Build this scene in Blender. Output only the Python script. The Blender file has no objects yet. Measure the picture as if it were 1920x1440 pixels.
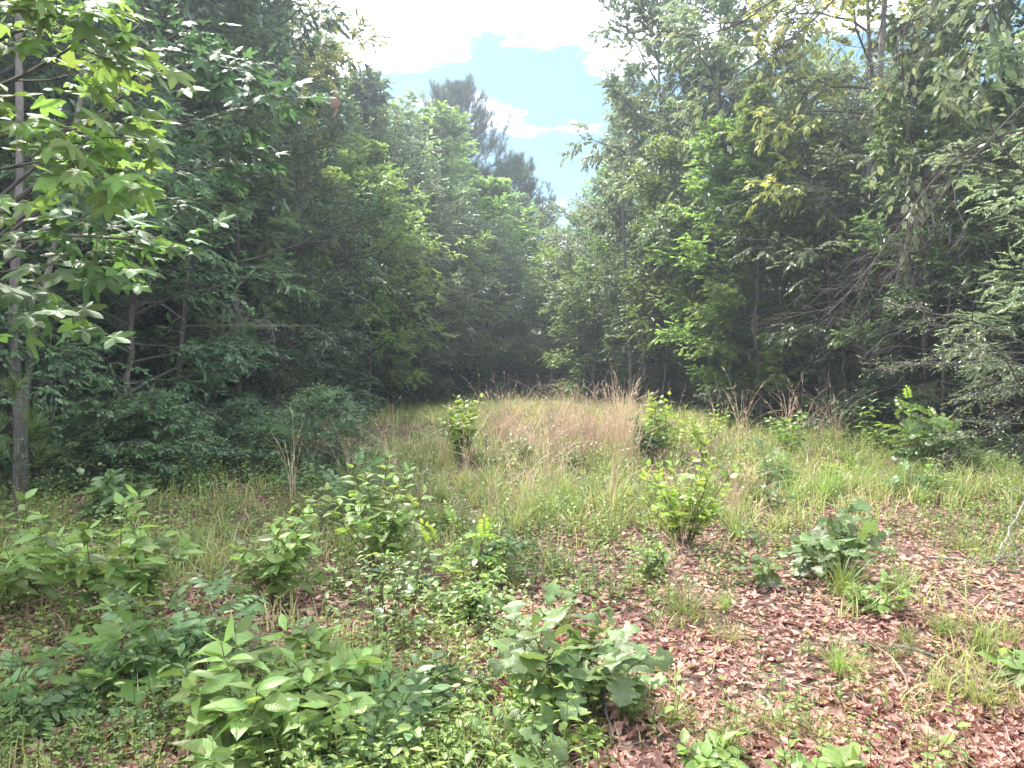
import bpy, math, numpy as np
from math import radians as rad, pi, sin, cos

# ------------------------------------------------------------------ camera, light, exposure
S = bpy.context.scene
COL = S.collection
F, CAMZ, PITCH = 1387.0, 1.55, rad(1.24)
cam = bpy.data.objects.new('camera', bpy.data.cameras.new('camera'))
COL.objects.link(cam)
cam.location = (0, 0, CAMZ)
cam.rotation_euler = (pi/2 - PITCH, 0, 0)
cam.data.sensor_width = 36; cam.data.lens = 36*F/1920
cam.data.clip_start = 0.05; cam.data.clip_end = 900
S.camera = cam

SUN_EL, SUN_AZ = rad(55), rad(-33)      # azimuth from +Y, negative towards -X
w = bpy.data.worlds.new('World'); S.world = w; w.use_nodes = True
nt = w.node_tree; nt.nodes.clear(); N = nt.nodes.new; L = nt.links.new
def mnode(tree, op, a, b=None, clamp=False):
    m = tree.nodes.new('ShaderNodeMath'); m.operation = op; m.use_clamp = clamp
    for i, v in enumerate((a, b)):
        if v is None: continue
        if isinstance(v, (int, float)): m.inputs[i].default_value = v
        else: tree.links.new(v, m.inputs[i])
    return m.outputs[0]
sky = N('ShaderNodeTexSky'); sky.sky_type = 'NISHITA'; sky.sun_disc = False
sky.sun_elevation = SUN_EL; sky.sun_rotation = SUN_AZ
sky.air_density = 1.0; sky.dust_density = 1.2; sky.ozone_density = 1.0
tc = N('ShaderNodeTexCoord'); sep = N('ShaderNodeSeparateXYZ'); L(tc.outputs['Generated'], sep.inputs[0])
X, Y, Z = sep.outputs
zc = mnode(nt, 'MAXIMUM', Z, 0.06)
comb = N('ShaderNodeCombineXYZ')
L(mnode(nt, 'DIVIDE', X, zc), comb.inputs[0]); L(mnode(nt, 'DIVIDE', Y, zc), comb.inputs[1]); comb.inputs[2].default_value = 3.3
noi = N('ShaderNodeTexNoise'); noi.inputs['Scale'].default_value = 1.5; noi.inputs['Detail'].default_value = 9; noi.inputs['Roughness'].default_value = .6
L(comb.outputs[0], noi.inputs['Vector'])
mr = N('ShaderNodeMapRange'); mr.interpolation_type = 'SMOOTHSTEP'          # cover grows overhead
for k, v in zip(('From Min', 'From Max', 'To Min', 'To Max'), (0.335, 0.44, 0.0, 0.24)): mr.inputs[k].default_value = v
L(Z, mr.inputs['Value'])
mr3 = N('ShaderNodeMapRange'); mr3.interpolation_type = 'SMOOTHSTEP'
for k, v in zip(('From Min', 'From Max', 'To Min', 'To Max'), (0.15, 0.27, 0.13, 0.0)): mr3.inputs[k].default_value = v
L(Z, mr3.inputs['Value'])
cv = mnode(nt, 'ADD', mnode(nt, 'ADD', noi.outputs['Fac'], mr.outputs[0]), mr3.outputs[0])
mr2 = N('ShaderNodeMapRange'); mr2.interpolation_type = 'SMOOTHSTEP'
for k, v in zip(('From Min', 'From Max', 'To Min', 'To Max'), (0.57, 0.67, 0.0, 1.0)): mr2.inputs[k].default_value = v
L(cv, mr2.inputs['Value'])
mix = N('ShaderNodeMix'); mix.data_type = 'RGBA'; L(mr2.outputs[0], mix.inputs[0])
pal = N('ShaderNodeMix'); pal.data_type = 'RGBA'; pal.inputs[0].default_value = .85
L(sky.outputs[0], pal.inputs[6]); pal.inputs[7].default_value = (.62, 1.55, 2.05, 1)      # fixed cyan mixed over the sky blue
L(pal.outputs[2], mix.inputs[6]); mix.inputs[7].default_value = (9.6, 10.3, 11.6, 1)
bg = N('ShaderNodeBackground'); bg.inputs['Strength'].default_value = 0.135; L(mix.outputs[2], bg.inputs[0])
out = N('ShaderNodeOutputWorld'); L(bg.outputs[0], out.inputs[0])

sd = bpy.data.lights.new('sun', 'SUN'); sun = bpy.data.objects.new('sun', sd); COL.objects.link(sun)
sd.energy = 4.4; sd.angle = rad(3); sd.color = (1.0, .96, .88)
from mathutils import Vector, Matrix
sdir = Vector((sin(SUN_AZ)*cos(SUN_EL), cos(SUN_AZ)*cos(SUN_EL), sin(SUN_EL)))
sun.rotation_euler = sdir.to_track_quat('Z', 'Y').to_euler()
sun.location = (0, 0, 40)
S.view_settings.view_transform = 'Standard'; S.view_settings.look = 'None'; S.view_settings.gamma = 1
S.view_settings.use_curve_mapping = False; S.view_settings.exposure = 1.4
S.render.engine = 'CYCLES'
cy = S.cycles
cy.max_bounces = 7; cy.diffuse_bounces = 4; cy.glossy_bounces = 1; cy.transmission_bounces = 4; cy.volume_bounces = 0
cy.use_denoising = True; cy.use_adaptive_sampling = True; cy.adaptive_threshold = 0.02
cy.sample_clamp_indirect = 6; cy.caustics_reflective = False; cy.caustics_refractive = False
S.render.use_persistent_data = False

# ------------------------------------------------------------------ helpers
_np = np
rng = np.random.default_rng(7)
def hz(x, y):
    x = _np.asarray(x, float); y = _np.asarray(y, float)
    h = .30*_np.exp(-((x-.6)/3.6)**2 - ((y-16)/5.5)**2) + .22*(1/(1+_np.exp(-(y-9.5)/1.2))-.0)
    h = h + .03*_np.sin(x*1.3+.5)*_np.sin(y*1.1) + .018*_np.sin(x*3.1+1)*_np.cos(y*2.7)
    return h
def ray(px, py):
    a, b = (px-960)/F, (720-py)/F
    return _np.array([a, cos(PITCH)+b*sin(PITCH), b*cos(PITCH)-sin(PITCH)])
def at(px, py, d):                       # point d metres deep along a line of sight
    r = ray(px, py); r = r/r[1]*d; r[2] += CAMZ; return r
def gp(px, py):                          # where a line of sight meets the ground
    r = ray(px, py); r /= r[1]; d = 2.0
    while d < 60 and CAMZ + r[2]*d > hz(r[0]*d, d): d += .03
    return _np.array([r[0]*d, d, float(hz(r[0]*d, d))])
_tab = _np.random.default_rng(99).random((64, 64))
def vnoise(x, y, sc=1.0, o=0):
    x = _np.asarray(x)*sc + 31.7 + o*7.3; y = _np.asarray(y)*sc + 17.1 + o*3.1
    i, j = _np.floor(x).astype(int), _np.floor(y).astype(int); fx, fy = x-i, y-j
    fx = fx*fx*(3-2*fx); fy = fy*fy*(3-2*fy); T = _tab
    a, b, c, d = T[i%64, j%64], T[(i+1)%64, j%64], T[i%64, (j+1)%64], T[(i+1)%64, (j+1)%64]
    return a*(1-fx)*(1-fy)+b*fx*(1-fy)+c*(1-fx)*fy+d*fx*fy

def norm(v): return v/_np.maximum(_np.linalg.norm(v, axis=-1, keepdims=True), 1e-9)
def mesh(name, V, faces, mat=None, tint=None, smooth=True):
    """V (n,3); faces: list of int arrays (m,k)"""
    me = bpy.data.meshes.new(name); V = _np.ascontiguousarray(V, dtype=_np.float32)
    me.vertices.add(len(V)); me.vertices.foreach_set('co', V.ravel())
    faces = [f for f in faces if len(f)]
    nl = sum(f.size for f in faces); npol = sum(len(f) for f in faces)
    me.loops.add(nl); me.polygons.add(npol)
    me.loops.foreach_set('vertex_index', _np.concatenate([f.ravel() for f in faces]).astype(_np.int32))
    tot = _np.concatenate([_np.full(len(f), f.shape[1]) for f in faces]); st = _np.concatenate([[0], _np.cumsum(tot)[:-1]])
    me.polygons.foreach_set('loop_start', st.astype(_np.int32))
    me.update(calc_edges=True)
    me.polygons.foreach_set('use_smooth', _np.full(npol, smooth))
    if tint is not None:
        a = me.attributes.new('tint', 'FLOAT', 'POINT'); a.data.foreach_set('value', _np.asarray(tint, dtype=_np.float32))
    if mat: me.materials.append(mat)
    return me
def inst(tv, tf, P, R, s, tint=None):
    """copies of template tv/tf at P (N,3), R (N,3,3 columns=axes), scale s (N,) or (N,3)"""
    s = _np.asarray(s, float); s = s[:, None] if s.ndim == 1 else s
    s = _np.broadcast_to(s, (len(P), 3))
    loc = tv[None]*s[:, None, :]
    V = _np.einsum('nij,nvj->nvi', R, loc) + P[:, None, :]
    off = (_np.arange(len(P))*len(tv))[:, None, None]
    fs = [(f[None]+off).reshape(-1, f.shape[1]) for f in tf]
    t = None if tint is None else _np.repeat(tint, len(tv))
    return V.reshape(-1, 3), fs, t
class Acc:
    def __init__(s): s.V = []; s.F = {}; s.T = []; s.n = 0
    def add(s, V, fs, t=None):
        if len(V) == 0: return
        s.V.append(V); s.T.append(_np.zeros(len(V)) if t is None else t)
        for f in fs: s.F.setdefault(f.shape[1], []).append(f+s.n)
        s.n += len(V)
    def mesh(s, name, mat, smooth=True):
        return mesh(name, _np.concatenate(s.V), [_np.concatenate(f) for f in s.F.values()], mat, _np.concatenate(s.T), smooth)
def frames(d, up):
    d = norm(d); y = norm(_np.cross(up, d)); z = _np.cross(d, y)
    return _np.stack([d, y, z], axis=-1)
def tubes(P, R, k=5, cap=False):
    """P (n,K,3) polylines, R (n,K) radii"""
    n, K, _ = P.shape
    T = _np.gradient(P, axis=1); T = norm(T)
    ref = _np.where(_np.abs(T[:, :1, 2:3]) > .8, _np.array([[[1., .13, 0]]]), _np.array([[[0, 0, 1.]]]))
    A = norm(_np.cross(_np.broadcast_to(ref, T.shape), T)); B = _np.cross(T, A)
    ang = _np.arange(k)/k*2*pi
    V = P[:, :, None]+R[:, :, None, None]*(A[:, :, None]*_np.cos(ang)[None, None, :, None]+B[:, :, None]*_np.sin(ang)[None, None, :, None])
    base = (_np.arange(n)*K*k)[:, None, None]+(_np.arange(K-1)*k)[None, :, None]
    a = _np.arange(k)[None, None]; b = (a+1) % k
    q = _np.stack([base+a, base+b, base+b+k, base+a+k], -1).reshape(-1, 4)
    return V.reshape(-1, 3), [q]
def link(name, me, parent=None, loc=None, rot=None, sc=None):
    o = bpy.data.objects.new(name, me); COL.objects.link(o)
    if parent: o.parent = parent
    if loc is not None: o.location = loc
    if rot is not None: o.rotation_euler = rot
    if sc is not None: o.scale = (sc,)*3 if isinstance(sc, (int, float)) else sc
    return o
def thing(name, label, cat, loc, rz=0, group=None, sc=1.0, tilt=(0, 0)):
    o = link(name, None, None, [float(v) for v in loc], (tilt[0], tilt[1], rz), sc)
    o.empty_display_size = .2; o['label'] = label; o['category'] = cat
    if group: o['group'] = group
    return o
def stuff(o): o['kind'] = 'stuff'; return o

# ------------------------------------------------------------------ materials
def leaf_mat(name, c1, c2, trans=.35, rough=.5, spec=.5, objvar=.25, c3=None, bump=False):
    m = bpy.data.materials.new(name); m.use_nodes = True; t = m.node_tree; t.nodes.clear(); N = t.nodes.new; L = t.links.new
    at_ = N('ShaderNodeAttribute'); at_.attribute_name = 'tint'
    oi = N('ShaderNodeObjectInfo')
    cr = N('ShaderNodeValToRGB'); e = cr.color_ramp.elements
    e[0].color = (*c1, 1); e[1].color = (*c2, 1)
    if c3: n = e.new(.93); n.color = (*c2, 1); e[2].position = 1; e[2].color = (*c3, 1)
    r = mnode(t, 'MULTIPLY', mnode(t, 'SUBTRACT', oi.outputs['Random'], .5), objvar*1.6)
    L(mnode(t, 'ADD', at_.outputs['Fac'], r, True), cr.inputs[0])
    hs = N('ShaderNodeHueSaturation'); L(cr.outputs[0], hs.inputs['Color'])
    L(mnode(t, 'ADD', .5-.03*objvar*2, mnode(t, 'MULTIPLY', oi.outputs['Random'], .06*objvar*2)), hs.inputs['Hue'])
    L(mnode(t, 'ADD', 1-objvar*.6, mnode(t, 'MULTIPLY', oi.outputs['Random'], objvar*1.2)), hs.inputs['Value'])
    pb = N('ShaderNodeBsdfPrincipled'); pb.inputs['Roughness'].default_value = rough
    pb.inputs['Specular IOR Level'].default_value = spec
    L(hs.outputs[0], pb.inputs['Base Color'])
    if bump:        # midrib and side veins in the leaf's own coordinates
        tcn = N('ShaderNodeTexCoord'); sp = N('ShaderNodeSeparateXYZ'); L(tcn.outputs['Object'], sp.inputs[0])
        ay = mnode(t, 'ABSOLUTE', sp.outputs[1])
        fan = None
        if bump == 'star':      # veins fan out from the leaf joint
            an = mnode(t, 'ARCTAN2', sp.outputs[1], mnode(t, 'SUBTRACT', sp.outputs[0], .62)); fan = mnode(t, 'LESS_THAN', mnode(t, 'ABSOLUTE', mnode(t, 'SINE', mnode(t, 'MULTIPLY', an, 3.2))), .09)
        v = mnode(t, 'SINE', mnode(t, 'MULTIPLY', mnode(t, 'SUBTRACT', sp.outputs[0], mnode(t, 'MULTIPLY', ay, .9)), 52.0))
        v = mnode(t, 'POWER', mnode(t, 'MULTIPLY', mnode(t, 'ADD', v, 1.0), .5), 6.0)
        rib = mnode(t, 'LESS_THAN', ay, .011) if fan is None else fan
        if fan: v = mnode(t, 'MULTIPLY', v, .25)
        vv = mnode(t, 'MAXIMUM', mnode(t, 'MULTIPLY', v, .7), rib)
        nz = N('ShaderNodeTexNoise'); nz.inputs['Scale'].default_value = 5; L(tcn.outputs['Object'], nz.inputs['Vector'])
        bp = N('ShaderNodeBump'); bp.inputs['Strength'].default_value = .22; bp.inputs['Distance'].default_value = .004; bp.invert = True
        L(vv, bp.inputs['Height']); L(bp.outputs[0], pb.inputs['Normal'])
        h3 = N('ShaderNodeHueSaturation'); L(hs.outputs[0], h3.inputs['Color']); h3.inputs['Saturation'].default_value = .95
        L(mnode(t, 'ADD', mnode(t, 'MULTIPLY', vv, .28), mnode(t, 'ADD', .72, mnode(t, 'MULTIPLY', nz.outputs['Fac'], .5))), h3.inputs['Value'])
        L(h3.outputs[0], pb.inputs['Base Color'])
    tr = N('ShaderNodeBsdfTranslucent')
    h2 = N('ShaderNodeHueSaturation'); h2.inputs['Value'].default_value = 1.5; h2.inputs['Hue'].default_value = .485; h2.inputs['Saturation'].default_value = 1.05
    L(hs.outputs[0], h2.inputs['Color']); L(h2.outputs[0], tr.inputs[0])
    mx = N('ShaderNodeMixShader'); mx.inputs[0].default_value = trans; L(pb.outputs[0], mx.inputs[1]); L(tr.outputs[0], mx.inputs[2])
    o = N('ShaderNodeOutputMaterial'); L(mx.outputs[0], o.inputs[0])
    return m
def noise_mat(name, cols, scale=20, rough=.9, stretch=(1, 1, 1), bump=.4, dist=.02, objvar=.0):
    m = bpy.data.materials.new(name); m.use_nodes = True; t = m.node_tree; t.nodes.clear(); N = t.nodes.new; L = t.links.new
    tcn = N('ShaderNodeTexCoord'); mp = N('ShaderNodeMapping'); mp.inputs['Scale'].default_value = stretch
    L(tcn.outputs['Object'], mp.inputs[0])
    n = N('ShaderNodeTexNoise'); n.inputs['Scale'].default_value = scale; n.inputs['Detail'].default_value = 7; n.inputs['Roughness'].default_value = .7
    L(mp.outputs[0], n.inputs['Vector'])
    cr = N('ShaderNodeValToRGB'); e = cr.color_ramp.elements
    ps = [.3+.4*i/(len(cols)-1) for i in range(len(cols))]
    e[0].position = ps[0]; e[0].color = (*cols[0], 1); e[1].position = ps[-1]; e[1].color = (*cols[-1], 1)
    for p, c in zip(ps[1:-1], cols[1:-1]): x = e.new(p); x.color = (*c, 1)
    L(n.outputs['Fac'], cr.inputs[0])
    pb = N('ShaderNodeBsdfPrincipled'); pb.inputs['Roughness'].default_value = rough; pb.inputs['Specular IOR Level'].default_value = .25
    L(cr.outputs[0], pb.inputs['Base Color'])
    bp = N('ShaderNodeBump'); bp.inputs['Strength'].default_value = bump; bp.inputs['Distance'].default_value = dist
    L(n.outputs['Fac'], bp.inputs['Height']); L(bp.outputs[0], pb.inputs['Normal'])
    o = N('ShaderNodeOutputMaterial'); L(pb.outputs[0], o.inputs[0])
    return m
M = {}
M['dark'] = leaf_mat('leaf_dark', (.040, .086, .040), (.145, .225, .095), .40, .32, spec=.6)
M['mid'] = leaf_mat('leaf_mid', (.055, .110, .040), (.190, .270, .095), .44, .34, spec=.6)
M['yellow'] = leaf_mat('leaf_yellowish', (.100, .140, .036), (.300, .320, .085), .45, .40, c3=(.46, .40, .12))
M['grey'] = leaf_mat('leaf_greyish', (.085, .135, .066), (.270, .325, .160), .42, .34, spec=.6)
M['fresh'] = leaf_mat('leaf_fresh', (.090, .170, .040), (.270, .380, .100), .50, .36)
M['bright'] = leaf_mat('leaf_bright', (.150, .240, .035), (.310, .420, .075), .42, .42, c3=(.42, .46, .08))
M['berry'] = leaf_mat('leaf_beautyberry', (.115, .195, .042), (.270, .370, .090), .42, .42, objvar=.45, bump=True)
M['oak'] = leaf_mat('leaf_oak', (.075, .130, .034), (.185, .260, .075), .34, .46, objvar=.35, bump=True)
M['sumac'] = leaf_mat('leaf_sumac', (.080, .150, .052), (.170, .260, .095), .35, .40, objvar=.3)
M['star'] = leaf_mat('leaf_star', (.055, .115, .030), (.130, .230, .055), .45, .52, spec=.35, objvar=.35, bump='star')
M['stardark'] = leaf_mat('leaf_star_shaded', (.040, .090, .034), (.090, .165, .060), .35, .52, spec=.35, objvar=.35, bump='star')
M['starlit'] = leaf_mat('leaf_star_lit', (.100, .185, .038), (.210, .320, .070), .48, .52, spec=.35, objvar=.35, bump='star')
M['needle'] = leaf_mat('needle', (.028, .068, .034), (.090, .150, .066), .15, .5)
M['needle2'] = leaf_mat('needle_seedling', (.045, .085, .020), (.120, .180, .040), .25, .5)
M['grass'] = leaf_mat('grass_blade', (.110, .165, .042), (.390, .400, .140), .38, .5, c3=(.58, .47, .28))
M['tuft'] = leaf_mat('tuft_blade', (.110, .180, .040), (.260, .350, .090), .38, .45)
M['dry'] = leaf_mat('dry_grass', (.440, .280, .200), (.720, .560, .410), .25, .6)
M['forb'] = leaf_mat('forb_leaf', (.090, .160, .042), (.280, .370, .090), .38, .45)
M['litter'] = leaf_mat('litter_leaf', (.175, .074, .052), (.530, .305, .232), .12, .55, .4, objvar=0, c3=(.45, .29, .12))
M['strawbits'] = leaf_mat('straw_bits', (.11, .075, .055), (.42, .33, .27), .05, .7, .3, objvar=0)
M['brownleaf'] = leaf_mat('brown_leaf', (.26, .17, .12), (.36, .25, .18), .2, .6)
M['bark'] = noise_mat('bark', [(.045, .036, .030), (.120, .098, .082), (.210, .180, .155)], 14, stretch=(1, 1, .22), bump=.7)
M['barkgrey'] = noise_mat('bark_grey', [(.075, .064, .056), (.16, .14, .125), (.27, .24, .215)], 13, stretch=(1, 1, .3), bump=.6)
M['barkpale'] = noise_mat('bark_pale', [(.13, .11, .095), (.27, .24, .21), (.42, .39, .35)], 12, stretch=(1, 1, .3), bump=.5)
M['twig'] = noise_mat('twig', [(.055, .045, .038), (.13, .11, .095)], 25)
M['twigpale'] = noise_mat('twig_pale', [(.20, .17, .15), (.36, .32, .29)], 25)
M['stem'] = noise_mat('stem', [(.08, .06, .035), (.14, .13, .06)], 30)
M['soil'] = noise_mat('soil', [(.035, .024, .018), (.12, .075, .055), (.24, .15, .115)], 26, bump=1, dist=.03)

# ------------------------------------------------------------------ leaf templates (axis +X, length 1, normal +Z)
def A_(*a): return _np.array(a, float)
leaf2 = (A_((0, 0, 0), (.42, .27, .05), (1, 0, -.08), (.42, -.27, .05)), [_np.array([[0, 2, 1], [0, 3, 2]])])
leaf6 = (A_((0, 0, 0), (.22, .19, .04), (.58, .23, .03), (1, 0, -.12), (.58, -.23, .03), (.22, -.19, .04)), [_np.array([[0, 3, 2, 1], [0, 5, 4, 3]])])
leaf_slim = (A_((0, 0, 0), (.45, .16, .04), (1, 0, -.1), (.45, -.16, .04)), [_np.array([[0, 2, 1], [0, 3, 2]])])
def star_low():
    V = [(.12, 0, 0)]; f = []
    for a, l in ((-118, .45), (-58, .62), (0, .8), (58, .62), (118, .45)):
        c, s_ = cos(rad(a)), sin(rad(a)); n = len(V)
        V += [(.12+.28*l*cos(rad(a-32)), .28*l*sin(rad(a-32))*1.0, .02), (.12+l*c, l*s_, -.05), (.12+.28*l*cos(rad(a+32)), .28*l*sin(rad(a+32)), .02)]
        f += [(0, n, n+1), (0, n+1, n+2)]
    return _np.array(V, float), [_np.array(f)]
star5 = star_low()
def outline_leaf(pts, petiole=.0, curl=.18, fold=.12, wave=.0, seed=0):
    """half outline (x,y) from base to tip -> folded and curved leaf, both halves"""
    r = _np.random.default_rng(seed); n = len(pts); V = []; q = []; t = []
    def zf(x, y): return -curl*x*x + fold*abs(y) + wave*sin(9*x+3*y)
    for i, (x, y) in enumerate(pts):
        V += [(x, 0, zf(x, 0)), (x, y/2, zf(x, y/2)+.01), (x, y, zf(x, y)), (x, -y/2, zf(x, -y/2)+.01), (x, -y, zf(x, -y)-wave)]
    for i in range(n-1):
        a, b = 5*i, 5*(i+1)
        q += [(a, b, b+1, a+1), (a+1, b+1, b+2, a+2), (a, a+3, b+3, b), (a+3, a+4, b+4, b+3)]
    V = _np.array(V, float)
    fs = [_np.array(q)]
    if petiole:
        V[:, 0] += petiole; k = len(V)
        V = _np.vstack([V, A_((0, .012, 0), (0, -.012, 0), (petiole, -.010, 0), (petiole, .010, 0), (0, 0, -.02), (petiole, 0, -.02))])
        fs.append(_np.array([(k, k+1, k+2, k+3), (k+1, k+4, k+5, k+2), (k+4, k, k+3, k+5)]))
    return V, fs
ov = [(0, .0), (.12, .13), (.3, .25), (.5, .27), (.7, .2), (.86, .1), (1, 0.0)]
ovate = [outline_leaf(ov, .08, .28, .22, .018, 1), outline_leaf([(x, y*.88) for x, y in ov], .08, .62, .32, .025, 2), outline_leaf([(x, y*1.05) for x, y in ov], .08, .10, .12, .03, 3), outline_leaf([(x, y*.75) for x, y in ov], .08, .4, .45, .02, 4)]
ok = [(0, .0), (.1, .05), (.2, .07), (.3, .22), (.4, .24), (.44, .12), (.55, .15), (.66, .36), (.76, .34), (.8, .2), (.88, .22), (.95, .12), (1, 0)]
lobed = [outline_leaf(ok, .06, .25, .10, .03, 1), outline_leaf([(x, y*1.2) for x, y in ok], .06, .45, .2, .03, 2), outline_leaf([(x, y*.9) for x, y in ok], .06, .0, .05, .04, 3)]
def star_hi(curl, seed, asp=1.0):
    """five-pointed star leaf: rings round the petiole joint"""
    r = _np.random.default_rng(seed); c0 = .62; pts = []
    for a, l in ((-112, .52), (-55, .8), (0, .92), (55, .8), (112, .52)):
        a += r.uniform(-6, 6)
        for da, k in ((-27, .44), (-17, .60), (-8, .82), (0, 1.0), (8, .82), (17, .60)):
            pts.append((a+da, l*k*(1+.25*(abs(a) > 90)*(k < .6))))
    pts = [(-158, .22)]+pts+[(139, .26), (158, .22)]
    V = [(c0, 0, 0)]
    for k in (.5, 1.0):
        for a, l in pts:
            x, y = l*k*cos(rad(a)), l*k*sin(rad(a))*asp
            V.append((c0+x, y, -curl*(l*k)**2*.8+.05*cos(rad(a)*5)*k-.0))
    n = len(pts); tri = [(0, 1+i, 1+(i+1) % n) for i in range(n)]; q = [(1+i, 1+n+i, 1+n+(i+1) % n, 1+(i+1) % n) for i in range(n)]
    k = len(V); V += [(0, .010, 0), (0, -.010, 0), (c0, -.008, 0), (c0, .008, 0)]
    V = _np.array(V, float); V[:, 0] -= 0
    return V, [_np.array(tri), _np.array(q+[(k, k+1, k+2, k+3)])]
stars = [star_hi(.15, 1), star_hi(.4, 2, .9), star_hi(.05, 3, 1.05), star_hi(.7, 4, .85)]
def compound(npair, ll, w, curve, seed):
    """pinnate leaf of length 1: rachis and leaflet pairs, one tip leaflet"""
    r = _np.random.default_rng(seed); acc = Acc(); tv, tf = outline_leaf([(0, 0), (.25, w*.8), (.5, w), (.78, w*.62), (1, 0)], .04, .25, .12)
    K = 6; t = _np.linspace(0, 1, K); P = _np.stack([t, .02*_np.sin(t*5), -curve*t*t], -1)[None]
    V, f = tubes(P, _np.linspace(.010, .004, K)[None], 3); acc.add(V, f, _np.full(len(V), .2))
    pos, dr, sc = [], [], []
    for i in range(npair):
        tt = .18+.78*i/npair
        for s in (-1, 1):
            a = rad(72-22*tt+r.uniform(-9, 9))
            pos.append((tt, 0, -curve*tt*tt)); dr.append((cos(a), s*sin(a), -.18+r.uniform(-.15, .15))); sc.append(ll*(1-.35*abs(tt-.5)*2)*r.uniform(.85, 1.1))
    pos.append((1, 0, -curve)); dr.append((1, 0, -.4)); sc.append(ll)
    pos, dr, sc = _np.array(pos), _np.array(dr), _np.array(sc)
    up = _np.array([[0, 0, 1.]])+r.normal(0, .2, (len(pos), 3))
    V, f, tt = inst(tv, tf, pos, frames(dr, up), sc, r.uniform(.3, .8, len(pos))); acc.add(V, f, tt)
    return acc
# ------------------------------------------------------------------ ground
g = 170
ax = _np.linspace(-1, 1, g); gx = _np.sign(ax)*(_np.abs(ax)**2.3)*150
gy = 8+gx
GX, GY = _np.meshgrid(gx, gy, indexing='ij')
V = _np.stack([GX, GY, hz(GX, GY)], -1).reshape(-1, 3)
i, j = _np.meshgrid(_np.arange(g-1), _np.arange(g-1), indexing='ij'); b = (i*g+j).ravel()
go = link('ground', mesh('ground', V, [_np.stack([b, b+g, b+g+1, b+1], -1)], M['soil'])); go['kind'] = 'structure'

def in_view(x, y, m=.35): return (_np.abs(x) < y*(.692)+m) & (y > 2.3)
def scatter(n, x0, x1, y0, y1, dens, r, m=.4):
    x = r.uniform(x0, x1, n); y = y0+(y1-y0)*r.random(n)**1.0
    k = (r.random(n) < dens(x, y)) & (_np.abs(x) < y*.692+m)
    return x[k], y[k]
def sm(a, b, x): t = _np.clip((x-a)/(b-a), 0, 1); return t*t*(3-2*t)
def grassy(x, y):      # 0..1 how grassy the ground is
    far = sm(4.9, 7.2, y+1.6*vnoise(x, y, .8)-.8+.25*_np.clip(-x-.5, -3.5, 2))
    n = vnoise(x, y, .75, 1)*.6+vnoise(x, y, 2.1, 2)*.4
    gap = sm(.6, 0, _np.hypot((x-3.9)/2.4, (y-6.9)/1.0))*.9
    rightlow = sm(.7, .2, _np.hypot((x-2.35)/.9, (y-3.6)/.9))*.7
    side = sm(-3.2, -4.6, x)+sm(5.2, 7, x)*sm(8, 10, y)
    edge = sm(-1.0, -3.4, x)*sm(7, 8.5, y)*1.1
    left = sm(1.2, -.6, x)*sm(8.5, 6.5, y)*sm(.38, .65, n)*.7
    return _np.clip(left+far*(.35+1.0*n)+sm(.62, .85, n)*.45+rightlow*n*1.1-gap-.6*side-.55*edge, 0, 1)

# leaf litter: curled dry leaves
r = _np.random.default_rng(11)
def litter_leaf(w, c1, c2):
    xs = _np.array([0, .3, .65, 1.0]); ws = _np.array([.03, w, w*.8, .02]); V = []
    for x, yw in zip(xs, ws):
        z = c1*(x-.5)**2*4
        V += [(x-.5, yw, z+c2), (x-.5, 0, z), (x-.5, -yw, z+c2*.6)]
    q = []
    for k in range(3):
        a = 3*k; q += [(a, a+3, a+4, a+1), (a+1, a+4, a+5, a+2)]
    return _np.array(V, float), [_np.array(q)]
acc = Acc()
for (w_, c1, c2), cnt in (((.17, .14, .08), 40000), ((.22, -.12, -.07), 30000), ((.13, .30, .12), 34000), ((.30, .10, .16), 18000)):
    y = 2.3+(26-2.3)*r.random(cnt)**1.9; x = (r.random(cnt)*2-1)*(y*.70+.5)
    k = r.random(cnt) > .55*grassy(x, y)+.55*sm(.62, .8, vnoise(x, y, 1.9, 21))
    x, y = x[k], y[k]; n = len(x)
    a = r.uniform(0, 2*pi, n); d = _np.stack([_np.cos(a), _np.sin(a), r.normal(0, .22, n)], -1)
    up = _np.stack([r.normal(0, .38, n), r.normal(0, .38, n), _np.ones(n)], -1)
    s = r.uniform(.035, .082, n)
    P = _np.stack([x, y, hz(x, y)+r.uniform(.006, .03, n)], -1)
    tt = _np.clip(r.normal(.5, .27, n)+.25*(vnoise(x, y, 1.2, 5)-.5), 0, 1)
    tv, tf = litter_leaf(w_, c1, c2); F_ = frames(d, up); k = y < 4.6
    acc.add(*inst(tv, tf, P[k], F_[k], s[k], tt[k]))
    tv = A_((-.5, .02, c1), (-.5, -.02, c1), (-.05, w_, c2), (0, -w_, c2*.5), (.5, 0, c1)); tf = [_np.array([[0, 1, 3, 2]]), _np.array([[2, 3, 4]])]; k = ~k
    acc.add(*inst(tv, tf, P[k], F_[k], s[k], tt[k]))
o = stuff(link('leaf_litter', acc.mesh('leaf_litter', M['litter']))); o['label'] = 'carpet of fallen pinkish brown dry leaves'; o['category'] = 'leaf litter'

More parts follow.
